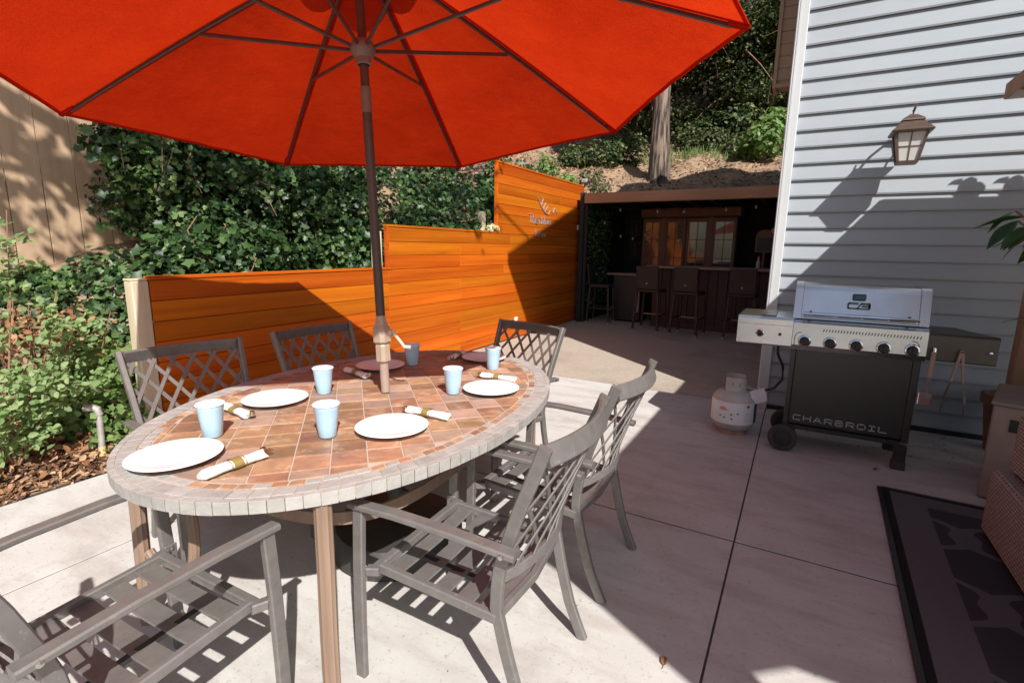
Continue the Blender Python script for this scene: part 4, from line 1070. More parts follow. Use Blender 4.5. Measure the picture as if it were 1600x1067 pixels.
def letter_strokes(b, pl, x, z, w, h, th, y, dep):
    for pts in pl:
        for (p,q) in zip(pts, pts[1:]):
            P0 = Vector((x+p[0]*w, 0, z+p[1]*h)); P1 = Vector((x+q[0]*w, 0, z+q[1]*h)); d = (P1-P0)
            if d.length < 1e-6: continue
            d.normalize(); n = Vector((-d.z,0,d.x))*th/2; e = d*th*.45
            vs = [P0-e-n, P1+e-n, P1+e+n, P0-e+n]
            vs = [Vector((v.x, y, v.z)) for v in vs]+[Vector((v.x, y+dep, v.z)) for v in vs]
            b.add(vs, [(0,1,2,3),(4,7,6,5),(0,4,5,1),(1,5,6,2),(2,6,7,3),(3,7,4,0)])
GL = {'C':[[(1,1),(.08,1),(0,.9),(0,.1),(.08,0),(1,0)]], 'H':[[(0,0),(0,1)],[(1,0),(1,1)],[(0,.5),(1,.5)]],
      'A':[[(0,0),(.42,1),(.58,1),(1,0)],[(.2,.32),(.8,.32)]], 'R':[[(0,0),(0,1),(.92,1),(1,.9),(1,.52),(.92,.42),(0,.42)],[(.5,.42),(1,0)]],
      'B':[[(0,0),(0,1),(.92,1),(.92,.52),(0,.52)],[(.92,.52),(1,.48),(1,0),(0,0)]],
      'O':[[(.08,0),(0,.1),(0,.9),(.08,1),(.92,1),(1,.9),(1,.1),(.92,0),(.08,0)]], 'I':[[(0,1),(1,1)],[(0,0),(1,0)],[(.5,0),(.5,1)]], 'L':[[(0,1),(0,.1),(.08,0),(1,0)]]}
# logo: outlined C / B
lg = MB(); letter_strokes(lg, [[(1,1),(.12,1),(0,.85),(0,.15),(.12,0),(1,0)],[(.95,.0),(1.35,1)],[(1.35,1),(2.1,1),(2.2,.88),(2.2,.62),(2.1,.5),(1.5,.5)],[(2.1,.5),(2.22,.4),(2.22,.12),(2.1,0),(1.15,0)]], .305, 1.075, .055, .036, .0085, .0365, .006)
lg.build('logo', M['dark_mark'], lid)
# fire box under the lid, control panel
MB().box(.0,.74,.045,.49,.90,.983).build('fire_box', M['black'], gr)
panel_p = [(.0,.765),(-.012,.80),(-.004,.955),(.012,.975),(.045,.975),(.045,.765)]
pan = extr(MB(), panel_p, -.005, .752).build('control_panel', M['stainless'], gr)
for k in range(32):
    x = .175+k*.0172
    MB().add([(x,-.0075,.905),(x+.006,-.0075,.905),(x+.014,-.0045,.935),(x+.008,-.0045,.935)], [(0,1,2,3)]).build('vent_slot', M['black'], pan)
gv = [(.035,.765+.03),(.03,.80),(.03,.86),(.045,.885)]
MB().tube([(.705,-.0125,.785),(.712,-.0115,.80),(.712,-.0085,.86),(.700,-.0065,.885),(.67,-.006,.89)], .0028, 6).build('groove', M['dark_mark'], pan)
MB().tube([(.012,-.0125,.785),(.010,-.0115,.80),(.010,-.0085,.86),(.022,-.0065,.885),(.05,-.006,.89)], .0028, 6).build('groove', M['dark_mark'], pan)
def knob(x, z, y=-.012, r=.039, parent=gr):
    kb = MB().lathe([(0,-.040),(r*.62,-.040),(r*.72,-.034),(r*.80,-.008),(r*.80,0)], 24, (x,y,z), 'y').build('knob', M['black'], parent, smooth=True)
    MB().lathe([(r*.82,-.012),(r*1.0,-.010),(r*1.08,-.004),(r*1.08,0)], 24, (x,y,z), 'y').build('knob_ring', M['chrome'], kb, smooth=True)
    MB().box(x-.005,x+.005,y-.050,y-.0405,z-r*.6,z+r*.6,.002).build('knob_grip', M['black'], kb)
for k in range(5): knob(.072+k*.1515, .831, -.010, .039)
# left side burner shelf
sb = extr(MB(), [(.0,.775),(-.008,.785),(-.008,.965),(.004,.984),(.44,.984),(.44,.965),(.02,.965),(.02,.775)], -.368, -.008).build('side_shelf', M['stainless'], gr)
MB().box(-.355,-.12,.03,.42,.9845,.990,.002).build('burner_lid', M['stainless_dull'], sb)
MB().box(-.365,-.010,-.0095,-.0085,.925,.927).build('seam', M['dark_mark'], sb)
knob(-.215, .862, -.009, .026, sb); MB().lathe([(0,-.012),(.010,-.011),(.011,0)], 14, (-.085,-.0085,.862), 'y').build('igniter', M['black'], sb)
# right shelf
rs = extr(MB(), [(.02,.772),(.012,.780),(.012,.935),(.022,.948),(.03,.948),(.03,.772)], .754, 1.10).build('side_shelf', M['stainless_dull'], gr)
MB().prism([(.754,.031),(1.095,.031),(1.02,.20),(.96,.42),(.754,.42)], .935, .950).build('shelf_top', M['enamel'], rs)
for x in (.79,.925,1.062): MB().lathe([(0,-.022),(.009,-.020),(.006,-.012),(.006,0)], 10, (x,.012,.852), 'y').build('hook', M['chrome'], rs)
# cart
MB().box(.03,.70,.030,.046,.215,.764,.003).build('cart_front', M['enamel'], gr)
for x0,x1 in ((-.004,.029),(.701,.742)): MB().box(x0,x1,.026,.07,.19,.764,.004).build('cart_post', M['enamel'], gr)
MB().box(.0,.74,.071,.47,.20,.764).build('cart_body', M['enamel'], gr)
MB().box(.0,.70,.028,.47,.170,.2).build('cart_base', M['black'], gr)
MB().box(.675,.742,.022,.075,.012,.1695,.004).build('leg', M['enamel'], gr); MB().box(.675,.742,.42,.47,.012,.1695,.004).build('leg', M['enamel'], gr)
for y in (.022,.42): MB().box(.670,.747,y-.003,y+.058,.0,.058,.004).build('foot', M['rubber'], gr)
for y,dy in ((-.012,0),(.40,0)):
    wh = MB().lathe([(.0,-.008),(.062,-.008),(.066,-.014),(.088,-.012),(.098,0),(.098,.03),(.088,.042),(0,.042)], 32, (.005,y,.098), 'y').build('wheel', M['rubber'], gr, smooth=True)
    MB().lathe([(0,-.017),(.05,-.015),(.054,-.009)], 24, (.005,y,.098), 'y').build('hub_cap', M['black'], wh, smooth=True)
MB().tube([(.005,.03,.098),(.005,.40,.098)], .01, 8).build('axle', M['black'], gr)
# lettering CHARBROIL, rising baseline as on the cart
txt = 'CHARBROIL'; w, gp, h = .043, .0225, .034
x = .060
for chx in txt:
    b = MB(); letter_strokes(b, GL[chx], x, .243, w*(.75 if chx=='I' else 1), h, .0066, .0275, .0022); b.build('letter', M['grey_mark'], gr); x += w*(.75 if chx=='I' else 1)+gp
# utensils on the hooks
sp = thing('spatula', 'steel grill spatula with wooden handle hanging from the grill shelf', 'spatula', (.79,GY-.012,.835))
MB().bar([(0,0,.0),(-.004,0,-.17)], .028, .014, up=(0,1,0), c=.004).build('handle', M['bar_top'], sp); MB().tube([(0,0,.022),(0,0,.0)], .011, 8).build('ring', M['chrome'], sp)
MB().bar([(-.004,0,-.171),(-.008,.004,-.27)], .020, .004, up=(0,1,0)).build('shaft', M['chrome'], sp); MB().box(-.043,.029,.001,.005,-.352,-.271,.003).build('blade', M['chrome'], sp)
tg = thing('tongs', 'steel grill tongs hanging open from the grill shelf', 'tongs', (.925,GY-.012,.845))
for s in (-1,1):
    a = MB().bar([(s*.004,0,.0),(s*.03,0,-.19)], .017, .013, up=(0,1,0), c=.003).build('handle', M['bar_top'], tg)
    MB().bar([(s*.03,0,-.191),(s*.052,0,-.30),(s*.058,0,-.40)], .010, .004, up=(0,1,0)).build('prong', M['chrome'], a)
MB().tube([(-.008,0,.006),(.008,0,.006)], .010, 8).build('spring', M['chrome'], tg)
# propane tank
pt = thing('propane_tank', 'off-white propane tank with printed label left of the grill', 'propane tank', (-.362,4.32,0), R_(8))
MB().lathe([(.10,.0),(.108,.0),(.108,.035),(.10,.035)], 32).build('foot_ring', M['rust'], pt, smooth=True)
pr = [(0,.025),(.09,.028),(.13,.048),(.158,.085),(.166,.12),(.166,.26),(.158,.30),(.13,.335),(.09,.355),(.05,.362),(0,.363)]
MB().lathe(pr, 48).build('cylinder', M['tank'], pt, smooth=True)
b = MB(); n = 30
for i in range(n+1):
    a = R_(-175)+R_(170)*i/n
    for z in (.105,.28): b.v.append((.1675*math.cos(a), .1675*math.sin(a), z))
for i in range(n): b.f.append((2*i,2*i+2,2*i+3,2*i+1))
lb = b.build('label', M['label_white'], pt, smooth=True)
def on_tank(a0, a1, z0, z1, m_, nm, rr=.1685):
    b = MB(); n = 6
    for i in range(n+1):
        a = R_(a0+(a1-a0)*i/n)
        for z in (z0,z1): b.v.append((rr*math.cos(a), rr*math.sin(a), z))
    for i in range(n): b.f.append((2*i,2*i+2,2*i+3,2*i+1))
    return b.build(nm, m_, lb)
on_tank(-32,-8,.112,.272,M['teal'],'label_band')
b = MB(); aa = R_(-55)
b.add([(.1695*math.cos(aa+da/.17), .1695*math.sin(aa+da/.17), .256+dz) for da,dz in ((0,-.016),(.016,0),(0,.016),(-.016,0))], [(0,1,2,3)]); b.build('hazard_diamond', M['red'], lb)
on_tank(-128,-112,.228,.236,M['red'],'print_line'); on_tank(-130,-108,.214,.222,M['red'],'print_line')
for z in (.135,.15,.165,.18,.195): on_tank(-64,-38,z,z+.004,M['grey_mark'],'print_line')
for (a,z) in ((-128,.16),(-118,.15),(-100,.18),(-98,.145),(-84,.19)): on_tank(a,a+5,z,z+.012,M['ink'],'print_mark')
for a0,a1 in ((-140,-40),(40,140)):
    b = MB(); n = 10
    for i in range(n+1):
        a = R_(a0+(a1-a0)*i/n)
        for r,z in ((.098,.352),(.098,.455),(.094,.462),(.094,.352)): b.v.append((r*math.cos(a),r*math.sin(a),z))
    for i in range(n):
        for k in range(3): b.f.append((4*i+k,4*i+4+k,4*i+5+k,4*i+1+k))
    cl = b.build('collar', M['tank'], pt, smooth=True)
    b = MB(); 
    for a,z in ((-106,.395),(-74,.395),(-74,.428),(-106,.428)): b.v.append((.0988*math.cos(R_(a)),.0988*math.sin(R_(a)),z))
    b.f.append((0,1,2,3))
    if a0 < 0: b.build('grip_hole', M['black'], cl)
MB().tube([(0,0,.36),(0,0,.42)], .022, 12).build('valve', M['gold'], pt); MB().tube([(.01,0,.40),(.12,.02,.36)], .016, 10).build('fitting', M['galv'], pt)
hose = thing('gas_hose', 'black rubber gas hose looping from the grill down to the tank', 'hose')
MB().tube([(-.10,4.28,.80),(-.09,4.30,.68),(-.045,4.32,.58),(-.04,4.33,.48),(-.09,4.33,.40),(-.165,4.335,.365),(-.235,4.338,.362)], .010, 10).build('hose', M['black'], hose, smooth=True)
MB().tube([(-.235,4.338,.362),(-.17,4.335,.364)], .017, 10).build('connector', M['galv'], hose)
tgd = thing('paper_tag', 'white printed warning tag hanging on the gas hose', 'tag', (-.185,4.27,.33), R_(20))
MB().box(-.055,.055,-.002,.002,-.05,.06,.001, M=Matrix.Rotation(R_(-20),4,'Y')).build('tag', M['label_white'], tgd); MB().tube([(0,0,.06),(.0,.04,.075)], .003, 5).build('string', M['paper'], tgd)

# ================================================================== RIGHT EDGE
rug = thing('outdoor_rug', 'dark grey outdoor rug with a pale ogee trellis pattern', 'rug', (.578,3.70,0), R_(-2.1))
MB().box(0,2.4,-3.4,0,.0015,.010,.003).build('mat', M['rug'], rug)
b = MB().bar([(-.012,-3.4,.008),(-.012,.010,.008)], .026,.014,c=.003).build('binding', M['black'], rug); MB().bar([(-.0,.012,.008),(2.4,.012,.008)], .024,.014,c=.003).build('binding', M['black'], rug)
so = thing('wicker_armchair', 'brown resin-wicker lounge seat standing on the rug at the right edge', 'wicker seat')
def uvbox(name, x0,x1,y0,y1,z0,z1, m_, parent, c=.02):
    o = MB().box(x0,x1,y0,y1,z0,z1,c).build(name, m_, parent)
    me = o.data; uv = me.uv_layers.new(name='UVMap')
    for p in me.polygons:
        n = p.normal; ax = max(range(3), key=lambda i: abs(n[i]))
        for li in p.loop_indices:
            v = me.vertices[me.loops[li].vertex_index].co
            q = {0:(v.y,v.z),1:(v.x,v.z),2:(v.x,v.y)}[ax]; uv.data[li].uv = q
    return o
sofa_z = .012
uvbox('arm', .955,1.14,2.10,3.345,sofa_z+.02,.375,M['wicker'],so)
uvbox('backrest', 1.012,1.16,2.10,3.335,.376,.70,M['wicker'],so,.03)
uvbox('seat', 1.142,1.95,2.10,3.30,sofa_z+.02,.34,M['wicker'],so)
for (x,y) in ((.97,3.30),(.97,2.13),(1.9,3.27)): MB().box(x,x+.04,y-.01,y+.03,sofa_z,sofa_z+.03).build('foot', M['black'], so)
fb = thing('storage_box', 'taupe slab-sided box with a dark hand slot behind the wicker seat', 'box', (1.062,3.87,0), R_(-17))
MB().box(0,.6,0,.60,.0115,.585,.008).build('body', M['fire_box'], fb); MB().box(.08,.16,-.003,-.0005,.44,.515).build('hand_slot', M['black'], fb)
MB().box(-.012,.62,-.012,.612,.586,.606,.006).build('lid', M['fire_box'], fb)
po = thing('terracotta_pot', 'weathered terracotta pot against the siding at the right edge', 'flower pot', (1.43,4.93,0))
MB().lathe([(0,0),(.09,.0),(.135,.36),(.155,.362),(.158,.43),(.14,.435),(.13,.39),(0,.385)], 32).build('pot', M['terracotta'], po, smooth=True)
MB().lathe([(0,.392),(.128,.392)], 24).build('soil', M['mulch'], po)
# big-leaved shrub leaning in at the right edge; every leaf a part
pl = thing('broadleaf_plant', 'glossy broad-leaved plant leaning in at the right edge above the box', 'plant', (1.66,4.06,0))
MB().lathe([(0,.607),(.12,.607),(.15,.85),(.17,.855),(.17,.90),(.15,.90),(.14,.86),(0,.855)], 28).build('pot', M['terracotta'], pl, smooth=True)
stems = []
for k in range(7):
    a = R_(110+k*32); p0 = Vector((0,0,.86)); p1 = p0+Vector((.10*math.cos(a)-.16,.10*math.sin(a),.44+.05*(k%3))); p2 = p1+Vector((.15*math.cos(a)-.20,.15*math.sin(a),.30))
    MB().tube([p0,p1,p2], [.012,.010,.006], 6).build('stem', M['twig'], pl); stems.append((p1,p2,a))
lf = MB()
for i,(u,wd,zz) in enumerate(((0,.0,0),(.12,.16,.015),(.3,.26,.02),(.55,.25,.0),(.8,.14,-.06),(1,.0,-.13))):
    pass
def leaf_mesh(name, L_, W_):
    secs = [(0,.02,0),(.12,.5,.01),(.3,.9,.012),(.5,1,-.0),(.7,.75,-.035),(.88,.34,-.075),(1,.02,-.11)]
    b = MB()
    for u,w_,z in secs: b.v += [(u*L_, w_*W_/2, z*L_+.03*w_*L_), (u*L_,0,z*L_), (u*L_, -w_*W_/2, z*L_+.03*w_*L_)]
    for i in range(len(secs)-1):
        for k in (0,1): b.f.append((3*i+k,3*i+k+1,3*i+4+k,3*i+3+k))
    me = bpy.data.meshes.new(name); me.from_pydata(b.v,[],b.f); me.materials.append(M['leaf_shrub'])
    me.polygons.foreach_set('use_smooth',[True]*len(me.polygons)); return me
lm = leaf_mesh('leaf', .20, .068)
for (p1,p2,a) in stems:
    for j in range(9):
        t = j/8; p = p1.lerp(p2, t); aa = a+random.uniform(-1.5,1.5)
        o = link('leaf', lm, None, pl, loc=p, rot=(random.uniform(-.5,.5), random.uniform(.1,.9), aa)); s_ = random.uniform(.75,1.2); o.scale = (s_,s_,s_)
# strap-leaved grass by the post
sg = thing('grass_plant', 'thin strap-leaved grass beside the timber post at right', 'grass plant', (1.46,4.50,0))
MB().lathe([(0,.607),(.07,.607),(.09,.74),(0,.735)], 20, (0,-.32,0)).build('pot', M['terracotta'], sg)
for k in range(34):
    a = random.uniform(0,6.28); L_ = random.uniform(.28,.55); p = Vector((0,-.32,.735)); q = p+Vector((math.cos(a)*L_*.35,math.sin(a)*L_*.35,L_*.75)); r_ = q+Vector((math.cos(a)*L_*.35,math.sin(a)*L_*.35,-L_*.15))
    MB().bar([p,p.lerp(q,.6)+Vector((0,0,.03)),q,r_], .008, .0015).build('blade', M['leaf_shrub'], sg)

# ================================================================== LEFT PLANTING
def on_hill(x, y): return np.stack([x, y, hill(x, y)], -1)
# mulch chips and dry leaves
n = 9000; x = -3.77-1.5*rng.random(n)**1.3; y = .2+1.58*rng.random(n); P = on_hill(x,y); P[:,2] += .012
cloud('mulch_chips', P, np.tile([0,0,1.],(n,1)), .02+.045*rng.random(n), CHIP, M['chip'], None, .45, kind='stuff')
n = 1800; x = -3.8-1.5*rng.random(n); y = .3+1.48*rng.random(n); P = on_hill(x,y); P[:,2] += .03
cloud('dry_leaves', P, np.tile([.2,-.2,1.],(n,1)), .03+.04*rng.random(n), LEAF6, M['leaf_dry'], None, .6, kind='stuff')
# trailing vine over the bed
n = 5200; x = -3.85-1.75*rng.random(n); y = .5+1.3*rng.random(n)
dens = np.sin(x*4.3+1)*np.sin(y*5.1)+.5*np.sin(x*9+y*7); keep = (dens > .05) | (x < -5.1); keep &= ~((x > -4.05) & (y < 1.2) & (rng.random(n) < .85))
x, y = x[keep], y[keep]; P = on_hill(x,y); P[:,2] += .02+.10*rng.random(len(x))
cloud('trailing_vine', P, np.tile([.5,-.35,.8],(len(x),1)), .035+.035*rng.random(len(x)), IVY, M['leaf_light'], None, .55, label='light green trailing vine covering the mulched bed', kind='stuff')
# shrub beside the post
def shrub(name, lab, cat, base, blobs, n, size, m_, tmpl=IVY, stem_m='twig', spread=.5, inner=.5, group=None, droop=.3):
    t = thing(name, lab, cat, base, group=group)
    bl = [(b[0]-base[0],b[1]-base[1],b[2]-base[2],*b[3:]) for b in blobs]
    P, Nn = blob_points(bl, n, inner)
    cloud('foliage', P, Nn*.8+np.array([.25,-.25,.5]), size*(.6+.8*rng.random(len(P))), tmpl, m_, t, spread, droop)
    for b in bl:
        MB().tube([(0,0,0),(b[0]*.5+.03,b[1]*.5,max(.05,b[2]*.55)),(b[0],b[1],b[2])], [.02,.014,.006], 6).build('stem', M[stem_m], t)
    return t
shrub('leafy_shrub', 'light leafy shrub at the foot of the pale fence post', 'shrub', (-4.0,1.56,.15), [(-3.98,1.54,.32,.15,.16,.2),(-4.16,1.62,.55,.18,.16,.2)], 620, .045, M['leaf_light'])
shrub('ivy_bush', 'low dark ivy bush below the tan board fence', 'ivy bush', (-5.1,1.75,.9), [(-5.2,1.55,.88,.3,.4,.2),(-5.0,2.15,.98,.35,.45,.26),(-5.35,1.1,.92,.25,.35,.22),(-4.7,1.95,.80,.3,.3,.2),(-5.35,2.3,1.15,.3,.5,.22),(-5.45,1.75,1.0,.2,.4,.22)], 4800, .052, M['leaf_ivy'])
big = [(-5.05,2.85,1.70,.42,.5,.72),(-4.8,3.6,1.65,.48,.62,.62),(-4.75,4.5,1.65,.5,.7,.50),(-4.55,3.0,1.18,.35,.7,.28),(-4.5,4.2,1.28,.3,.7,.25),(-5.4,3.6,2.3,.4,.8,.5),(-5.25,2.55,2.15,.3,.3,.38)]
cl_ = []; rr_ = random.Random(5)
for bb in big:
    for k in range(11):
        d_ = Vector((rr_.gauss(.5,.7), rr_.gauss(-.2,.8), rr_.gauss(.25,.7))).normalized(); r_ = rr_.uniform(.13,.30)
        if bb[0]+d_.x*bb[3]*1.05+r_ > -4.13: continue
        cl_.append((bb[0]+d_.x*bb[3]*1.05, bb[1]+d_.y*bb[4]*1.05, bb[2]+d_.z*bb[5]*1.05, r_, r_*1.1, r_*rr_.uniform(.7,1.2)))
t_ = thing('ivy_bush', 'big dark ivy mass filling the bank behind the low fence', 'ivy bush', (-5.0,3.4,1.1))
loc_ = lambda L_: [(c[0]+5.0,c[1]-3.4,c[2]-1.1,*c[3:]) for c in L_]
P, Nn = blob_points(loc_(big), 13000, .3); cloud('foliage', P, Nn*.8+np.array([.25,-.25,.4]), .045*(.6+1.0*rng.random(len(P))), IVY, M['leaf_ivy'], t_, .8, .4)
P, Nn = blob_points(loc_(cl_), 17000, .55); cloud('foliage', P, Nn*.8+np.array([.25,-.25,.5]), .058*(.4+1.25*rng.random(len(P))**1.8), IVY, M['leaf_ivy'], t_, .7, .5)
P, Nn = blob_points(loc_(cl_[::4]), 2200, .3); cloud('young_foliage', P, Nn*.8+np.array([.3,-.3,.5]), .04*(.5+.9*rng.random(len(P))), IVY, M['leaf_light'], t_, .6, .4)
for k in range(26):      # trailing runners
    c = cl_[(k*3) % len(cl_)]; p = Vector((c[0]+5.0+.1,c[1]-3.4,c[2]-1.1)); L_ = rr_.uniform(.25,.6)
    q = p+Vector((rr_.uniform(.1,.28),rr_.uniform(-.25,.25),-L_*.35)); r_ = q+Vector((rr_.uniform(.0,.12),rr_.uniform(-.15,.15),-L_*.6))
    if max(q.x,r_.x)-5.0 > -4.2: continue
    MB().tube([p,q,r_], [.006,.005,.002], 5).build('runner', M['twig'], t_)
    n = 16; tt = rng.random(n); PP = np.array([tuple(p.lerp(q,min(1,2*v)) if v < .5 else q.lerp(r_,2*v-1)) for v in tt])+rng.normal(0,.02,(n,3))
    cloud('runner_foliage', PP, np.tile([.7,-.5,.3],(n,1)), .05*(.5+.8*rng.random(n)), IVY, M['leaf_ivy'], t_, .4, 1.2)
# arching rose canes
ro = thing('rose_shrub', 'pale arching rose canes with small leaves at the far left', 'rose shrub', (-3.98,1.02,.1))
def cane(pts, nl, sz, parent, m_='leaf_rose'):
    V = [Vector(p) for p in pts]; fine = []
    for i in range(len(V)-1):
        for k in range(6): fine.append(V[i].lerp(V[i+1], k/6))
    fine.append(V[-1])
    MB().tube(fine, [.0055*(1-.7*i/len(fine))+.001 for i in range(len(fine))], 6).build('cane', M['twig'], parent)
    P = []; 
    for k in range(nl):
        t = .12+.88*random.random(); i = int(t*(len(fine)-1)); base = fine[i]
        d = Vector((random.gauss(0,1),random.gauss(0,1),random.gauss(.2,.6))).normalized()
        for q in range(5): P.append(base+d*(.025+.022*q)+Vector((random.gauss(0,.012),random.gauss(0,.012),random.gauss(0,.012))))
    P = np.array([tuple(p) for p in P]); cloud('foliage', P, np.tile([.4,-.4,.8],(len(P),1)), sz*(.7+.6*rng.random(len(P))), LEAF6, M[m_], parent, .45)
cane([(0,0,0),(.02,.02,.5),(-.02,.10,1.0),(-.06,.16,1.52)], 52, .042, ro)
cane([(0,0,0),(.05,.10,.4),(.07,.22,.75),(.04,.30,1.05)], 48, .042, ro)
cane([(0,0,0),(.08,-.04,.35),(.14,.05,.55),(.16,.20,.50)], 52, .045, ro)
cane([(0,0,0),(.05,.15,.30),(.10,.32,.46),(.10,.48,.38)], 48, .045, ro)
cane([(0,0,0),(.06,-.10,.3),(.15,-.16,.42),(.20,-.12,.30)], 44, .045, ro)
cane([(0,0,0),(-.05,.25,.5),(-.08,.40,.78),(-.10,.52,.80)], 44, .045, ro)
db = thing('dry_brush', 'clump of dry brown brush behind the rose canes', 'dry brush', (-4.5,1.2,.35))
for k in range(60):
    a = random.uniform(0,6.28); p = Vector((random.gauss(0,.12),random.gauss(0,.16),0)); q = p+Vector((math.cos(a)*.16,math.sin(a)*.2,random.uniform(.3,.72))); r_ = q+Vector((random.gauss(0,.1),random.gauss(0,.14),-.04))
    MB().tube([p,q,r_], [.005,.003,.0015], 4).build('twig', M['twig'], db)
n = 500; P = np.stack([rng.normal(0,.2,n), rng.normal(0,.26,n), .35+.28*rng.random(n)],-1); cloud('dry_foliage', P, np.tile([.3,-.3,.8],(n,1)), .03+.035*rng.random(n), LEAF6, M['leaf_dry'], db, .7)
# irrigation pipe
ip = thing('irrigation_pipe', 'galvanised standpipe with elbow at the edge of the bed', 'pipe', (-3.90,1.42,0))
MB().tube([(0,0,.0),(0,0,.12)], .021, 10).build('sleeve', M['stake'], ip); MB().tube([(0,0,.12),(.0,.01,.345)], .019, 10).build('riser', M['galv'], ip, smooth=True)
MB().tube([(0,.01,.335),(-.002,.004,.375),(-.02,-.012,.385),(-.05,-.05,.388)], .024, 10).build('elbow', M['galv'], ip, smooth=True)
rp_ = thing('rusty_rod', 'rusty diagonal rod sticking out of the bed at far left', 'rod', (-4.0,1.26,.5))
MB().tube([(.02,.05,.02),(-.15,-.24,.42)], .016, 8).build('rod', M['rust'], rp_); MB().tube([(-.13,-.21,.375),(-.16,-.25,.44)], .022, 8).build('coupling', M['galv'], rp_)
# white flowering sprig hanging over the fence step
fs = thing('flower_sprig', 'small pale flowering sprig spilling over the fence step', 'flower sprig', (XF-.04,6.33,1.68))
MB().tube([(0,-.1,0),(.03,.05,.05),(.06,.16,.03)], .004, 5).build('stem', M['twig'], fs)
n = 70; P = np.stack([.03+.05*rng.random(n), -.12+.32*rng.random(n), .01+.07*rng.random(n)],-1); cloud('foliage', P, np.tile([.6,-.4,.6],(n,1)), .03+.02*rng.random(n), LEAF6, M['flower'], fs, .6)

# ================================================================== HILLSIDE COVER AND TREES
n = 26000; x = -4.06-5.2*rng.random(n)**1.2; y = 3.6+6.2*rng.random(n)
dens = np.sin(x*2.3+1)*np.sin(y*2.0+.5)+.6*np.sin(x*5+y*3.3)+rng.normal(0,.25,n); keep = dens > np.interp(y,[3.6,5,6.5,9.8],[-1.4,-.8,-.45,.45])
x, y = x[keep], y[keep]; P = on_hill(x,y); P[:,2] += .02+.14*rng.random(len(x))
cloud('ground_ivy', P, np.tile([.6,-.4,.7],(len(x),1)), .045+.045*rng.random(len(x)), IVY, M['leaf_ivy'], None, .6, label='ivy ground cover creeping over the shaded hillside', kind='stuff')
n = 16000; x = -7.5+8*rng.random(n); y = 12.4+5.2*rng.random(n); P = on_hill(x,y); P[:,2] += .02
k2 = 5000; x2 = -4.1-4*rng.random(k2); y2 = 5+8*rng.random(k2); P2 = on_hill(x2,y2); P2[:,2] += .02; P = np.concatenate([P,P2])
cloud('leaf_litter', P, np.tile([0,-.3,1.],(len(P),1)), .02+.10*rng.random(len(P))**2.5, CHIP, M['needle'], None, .4, kind='stuff')

def tree(lab, base, h, r0, blobs, n, size, m_, bark='bark', lean=(0,0), tmpl=LEAF4, branches=6, droop=.2, spread=.7, twigs=0):
    t = thing('tree', lab, 'tree', base, group='trees on the hillside')
    path = []; rs = []
    for i in range(12):
        q = i/11; path.append((lean[0]*q+.10*math.sin(q*5+base[0]), lean[1]*q+.07*math.sin(q*4+base[1]), -.25+(h+.25)*q)); rs.append(r0*(1.28-.3*min(1,q*8) if q < .12 else 1-.75*q))
    b = MB(); m = 22; P = [Vector(p) for p in path]
    for i,p in enumerate(P):
        for k in range(m):
            a = 2*math.pi*k/m; rr = rs[i]*(1+.07*math.sin(5*a+i)+.05*math.sin(9*a-i*1.7)); b.v.append((p.x+rr*math.cos(a), p.y+rr*math.sin(a), p.z))
    for i in range(len(P)-1):
        for k in range(m): b.f.append((i*m+k,i*m+(k+1)%m,(i+1)*m+(k+1)%m,(i+1)*m+k))
    b.build('trunk', M[bark], t, smooth=True)
    bl = [(c[0]-base[0],c[1]-base[1],c[2]-base[2],*c[3:]) for c in blobs]
    for c in bl[:branches]:
        z0 = min(h*.9, max(.8, c[2]-.9)); q = z0/h
        p0 = Vector((lean[0]*q,lean[1]*q,z0)); p2 = Vector(c[:3]); p1 = p0.lerp(p2,.5)+Vector((0,0,-.12))
        MB().tube([p0,p1,p2,p2+(p2-p1)*.5], [r0*.30,r0*.2,r0*.12,.01], 7).build('branch', M[bark], t)
    for k in range(twigs):
        c = bl[k % len(bl)]; p = Vector((c[0]+random.gauss(0,.5)*c[3], c[1]-abs(random.gauss(.5,.4))*c[4], c[2]+random.gauss(0,.6)*c[5])); d = Vector((random.gauss(0,.5),random.gauss(-.2,.3),random.gauss(-.35,.4)))
        MB().tube([p-d*.7,p+Vector((0,0,.05)),p+d*.6,p+d*1.1+Vector((0,0,-.12))], [.022,.016,.009,.003], 5).build('branch', M['twig' if k % 3 else bark], t)
    P, Nn = blob_points(bl, n, .75)
    cloud('crown', P, Nn*.5+np.array([.1,-.2,.6]), size*(.55+.9*rng.random(len(P))), tmpl, m_, t, spread, droop)
    return t
def hz(x, y): return float(hill(np.array(x), np.array(y)))
def cb(cx, cy, cz, s, k, r, seed):
    rr = random.Random(seed); return [(cx+rr.uniform(-s,s), cy+rr.uniform(-s,s), cz+rr.uniform(-s*.6,s*.6), r*rr.uniform(.7,1.2), r*rr.uniform(.7,1.2), r*rr.uniform(.45,.8)) for _ in range(k)]
tree('big rough-barked tree trunk standing on the sunlit needle-strewn slope', (-3.58,14.0,hz(-3.58,14.0)), 11, .235, cb(-3.2,14.2,11,1.8,8,1.2,1), 9000, .16, M['leaf_tree'], lean=(.25,.2))
tree('dark dense tree behind the big trunk', (-2.2,18.2,hz(-2.2,18.2)), 9, .22, cb(-1.9,17.8,7.4,2.0,13,1.25,2)+cb(-1.6,17.3,5.6,1.4,6,.8,12), 36000, .078, M['leaf_tree'], 'bark_dark', twigs=45)
tree('dark tree close to the house corner', (.2,18.6,hz(.2,18.6)), 9, .2, cb(-.2,18.0,7.6,1.8,11,1.2,3)+cb(-.6,17.6,5.6,1.2,5,.8,13), 26000, .078, M['leaf_tree'], 'bark_dark', twigs=30)
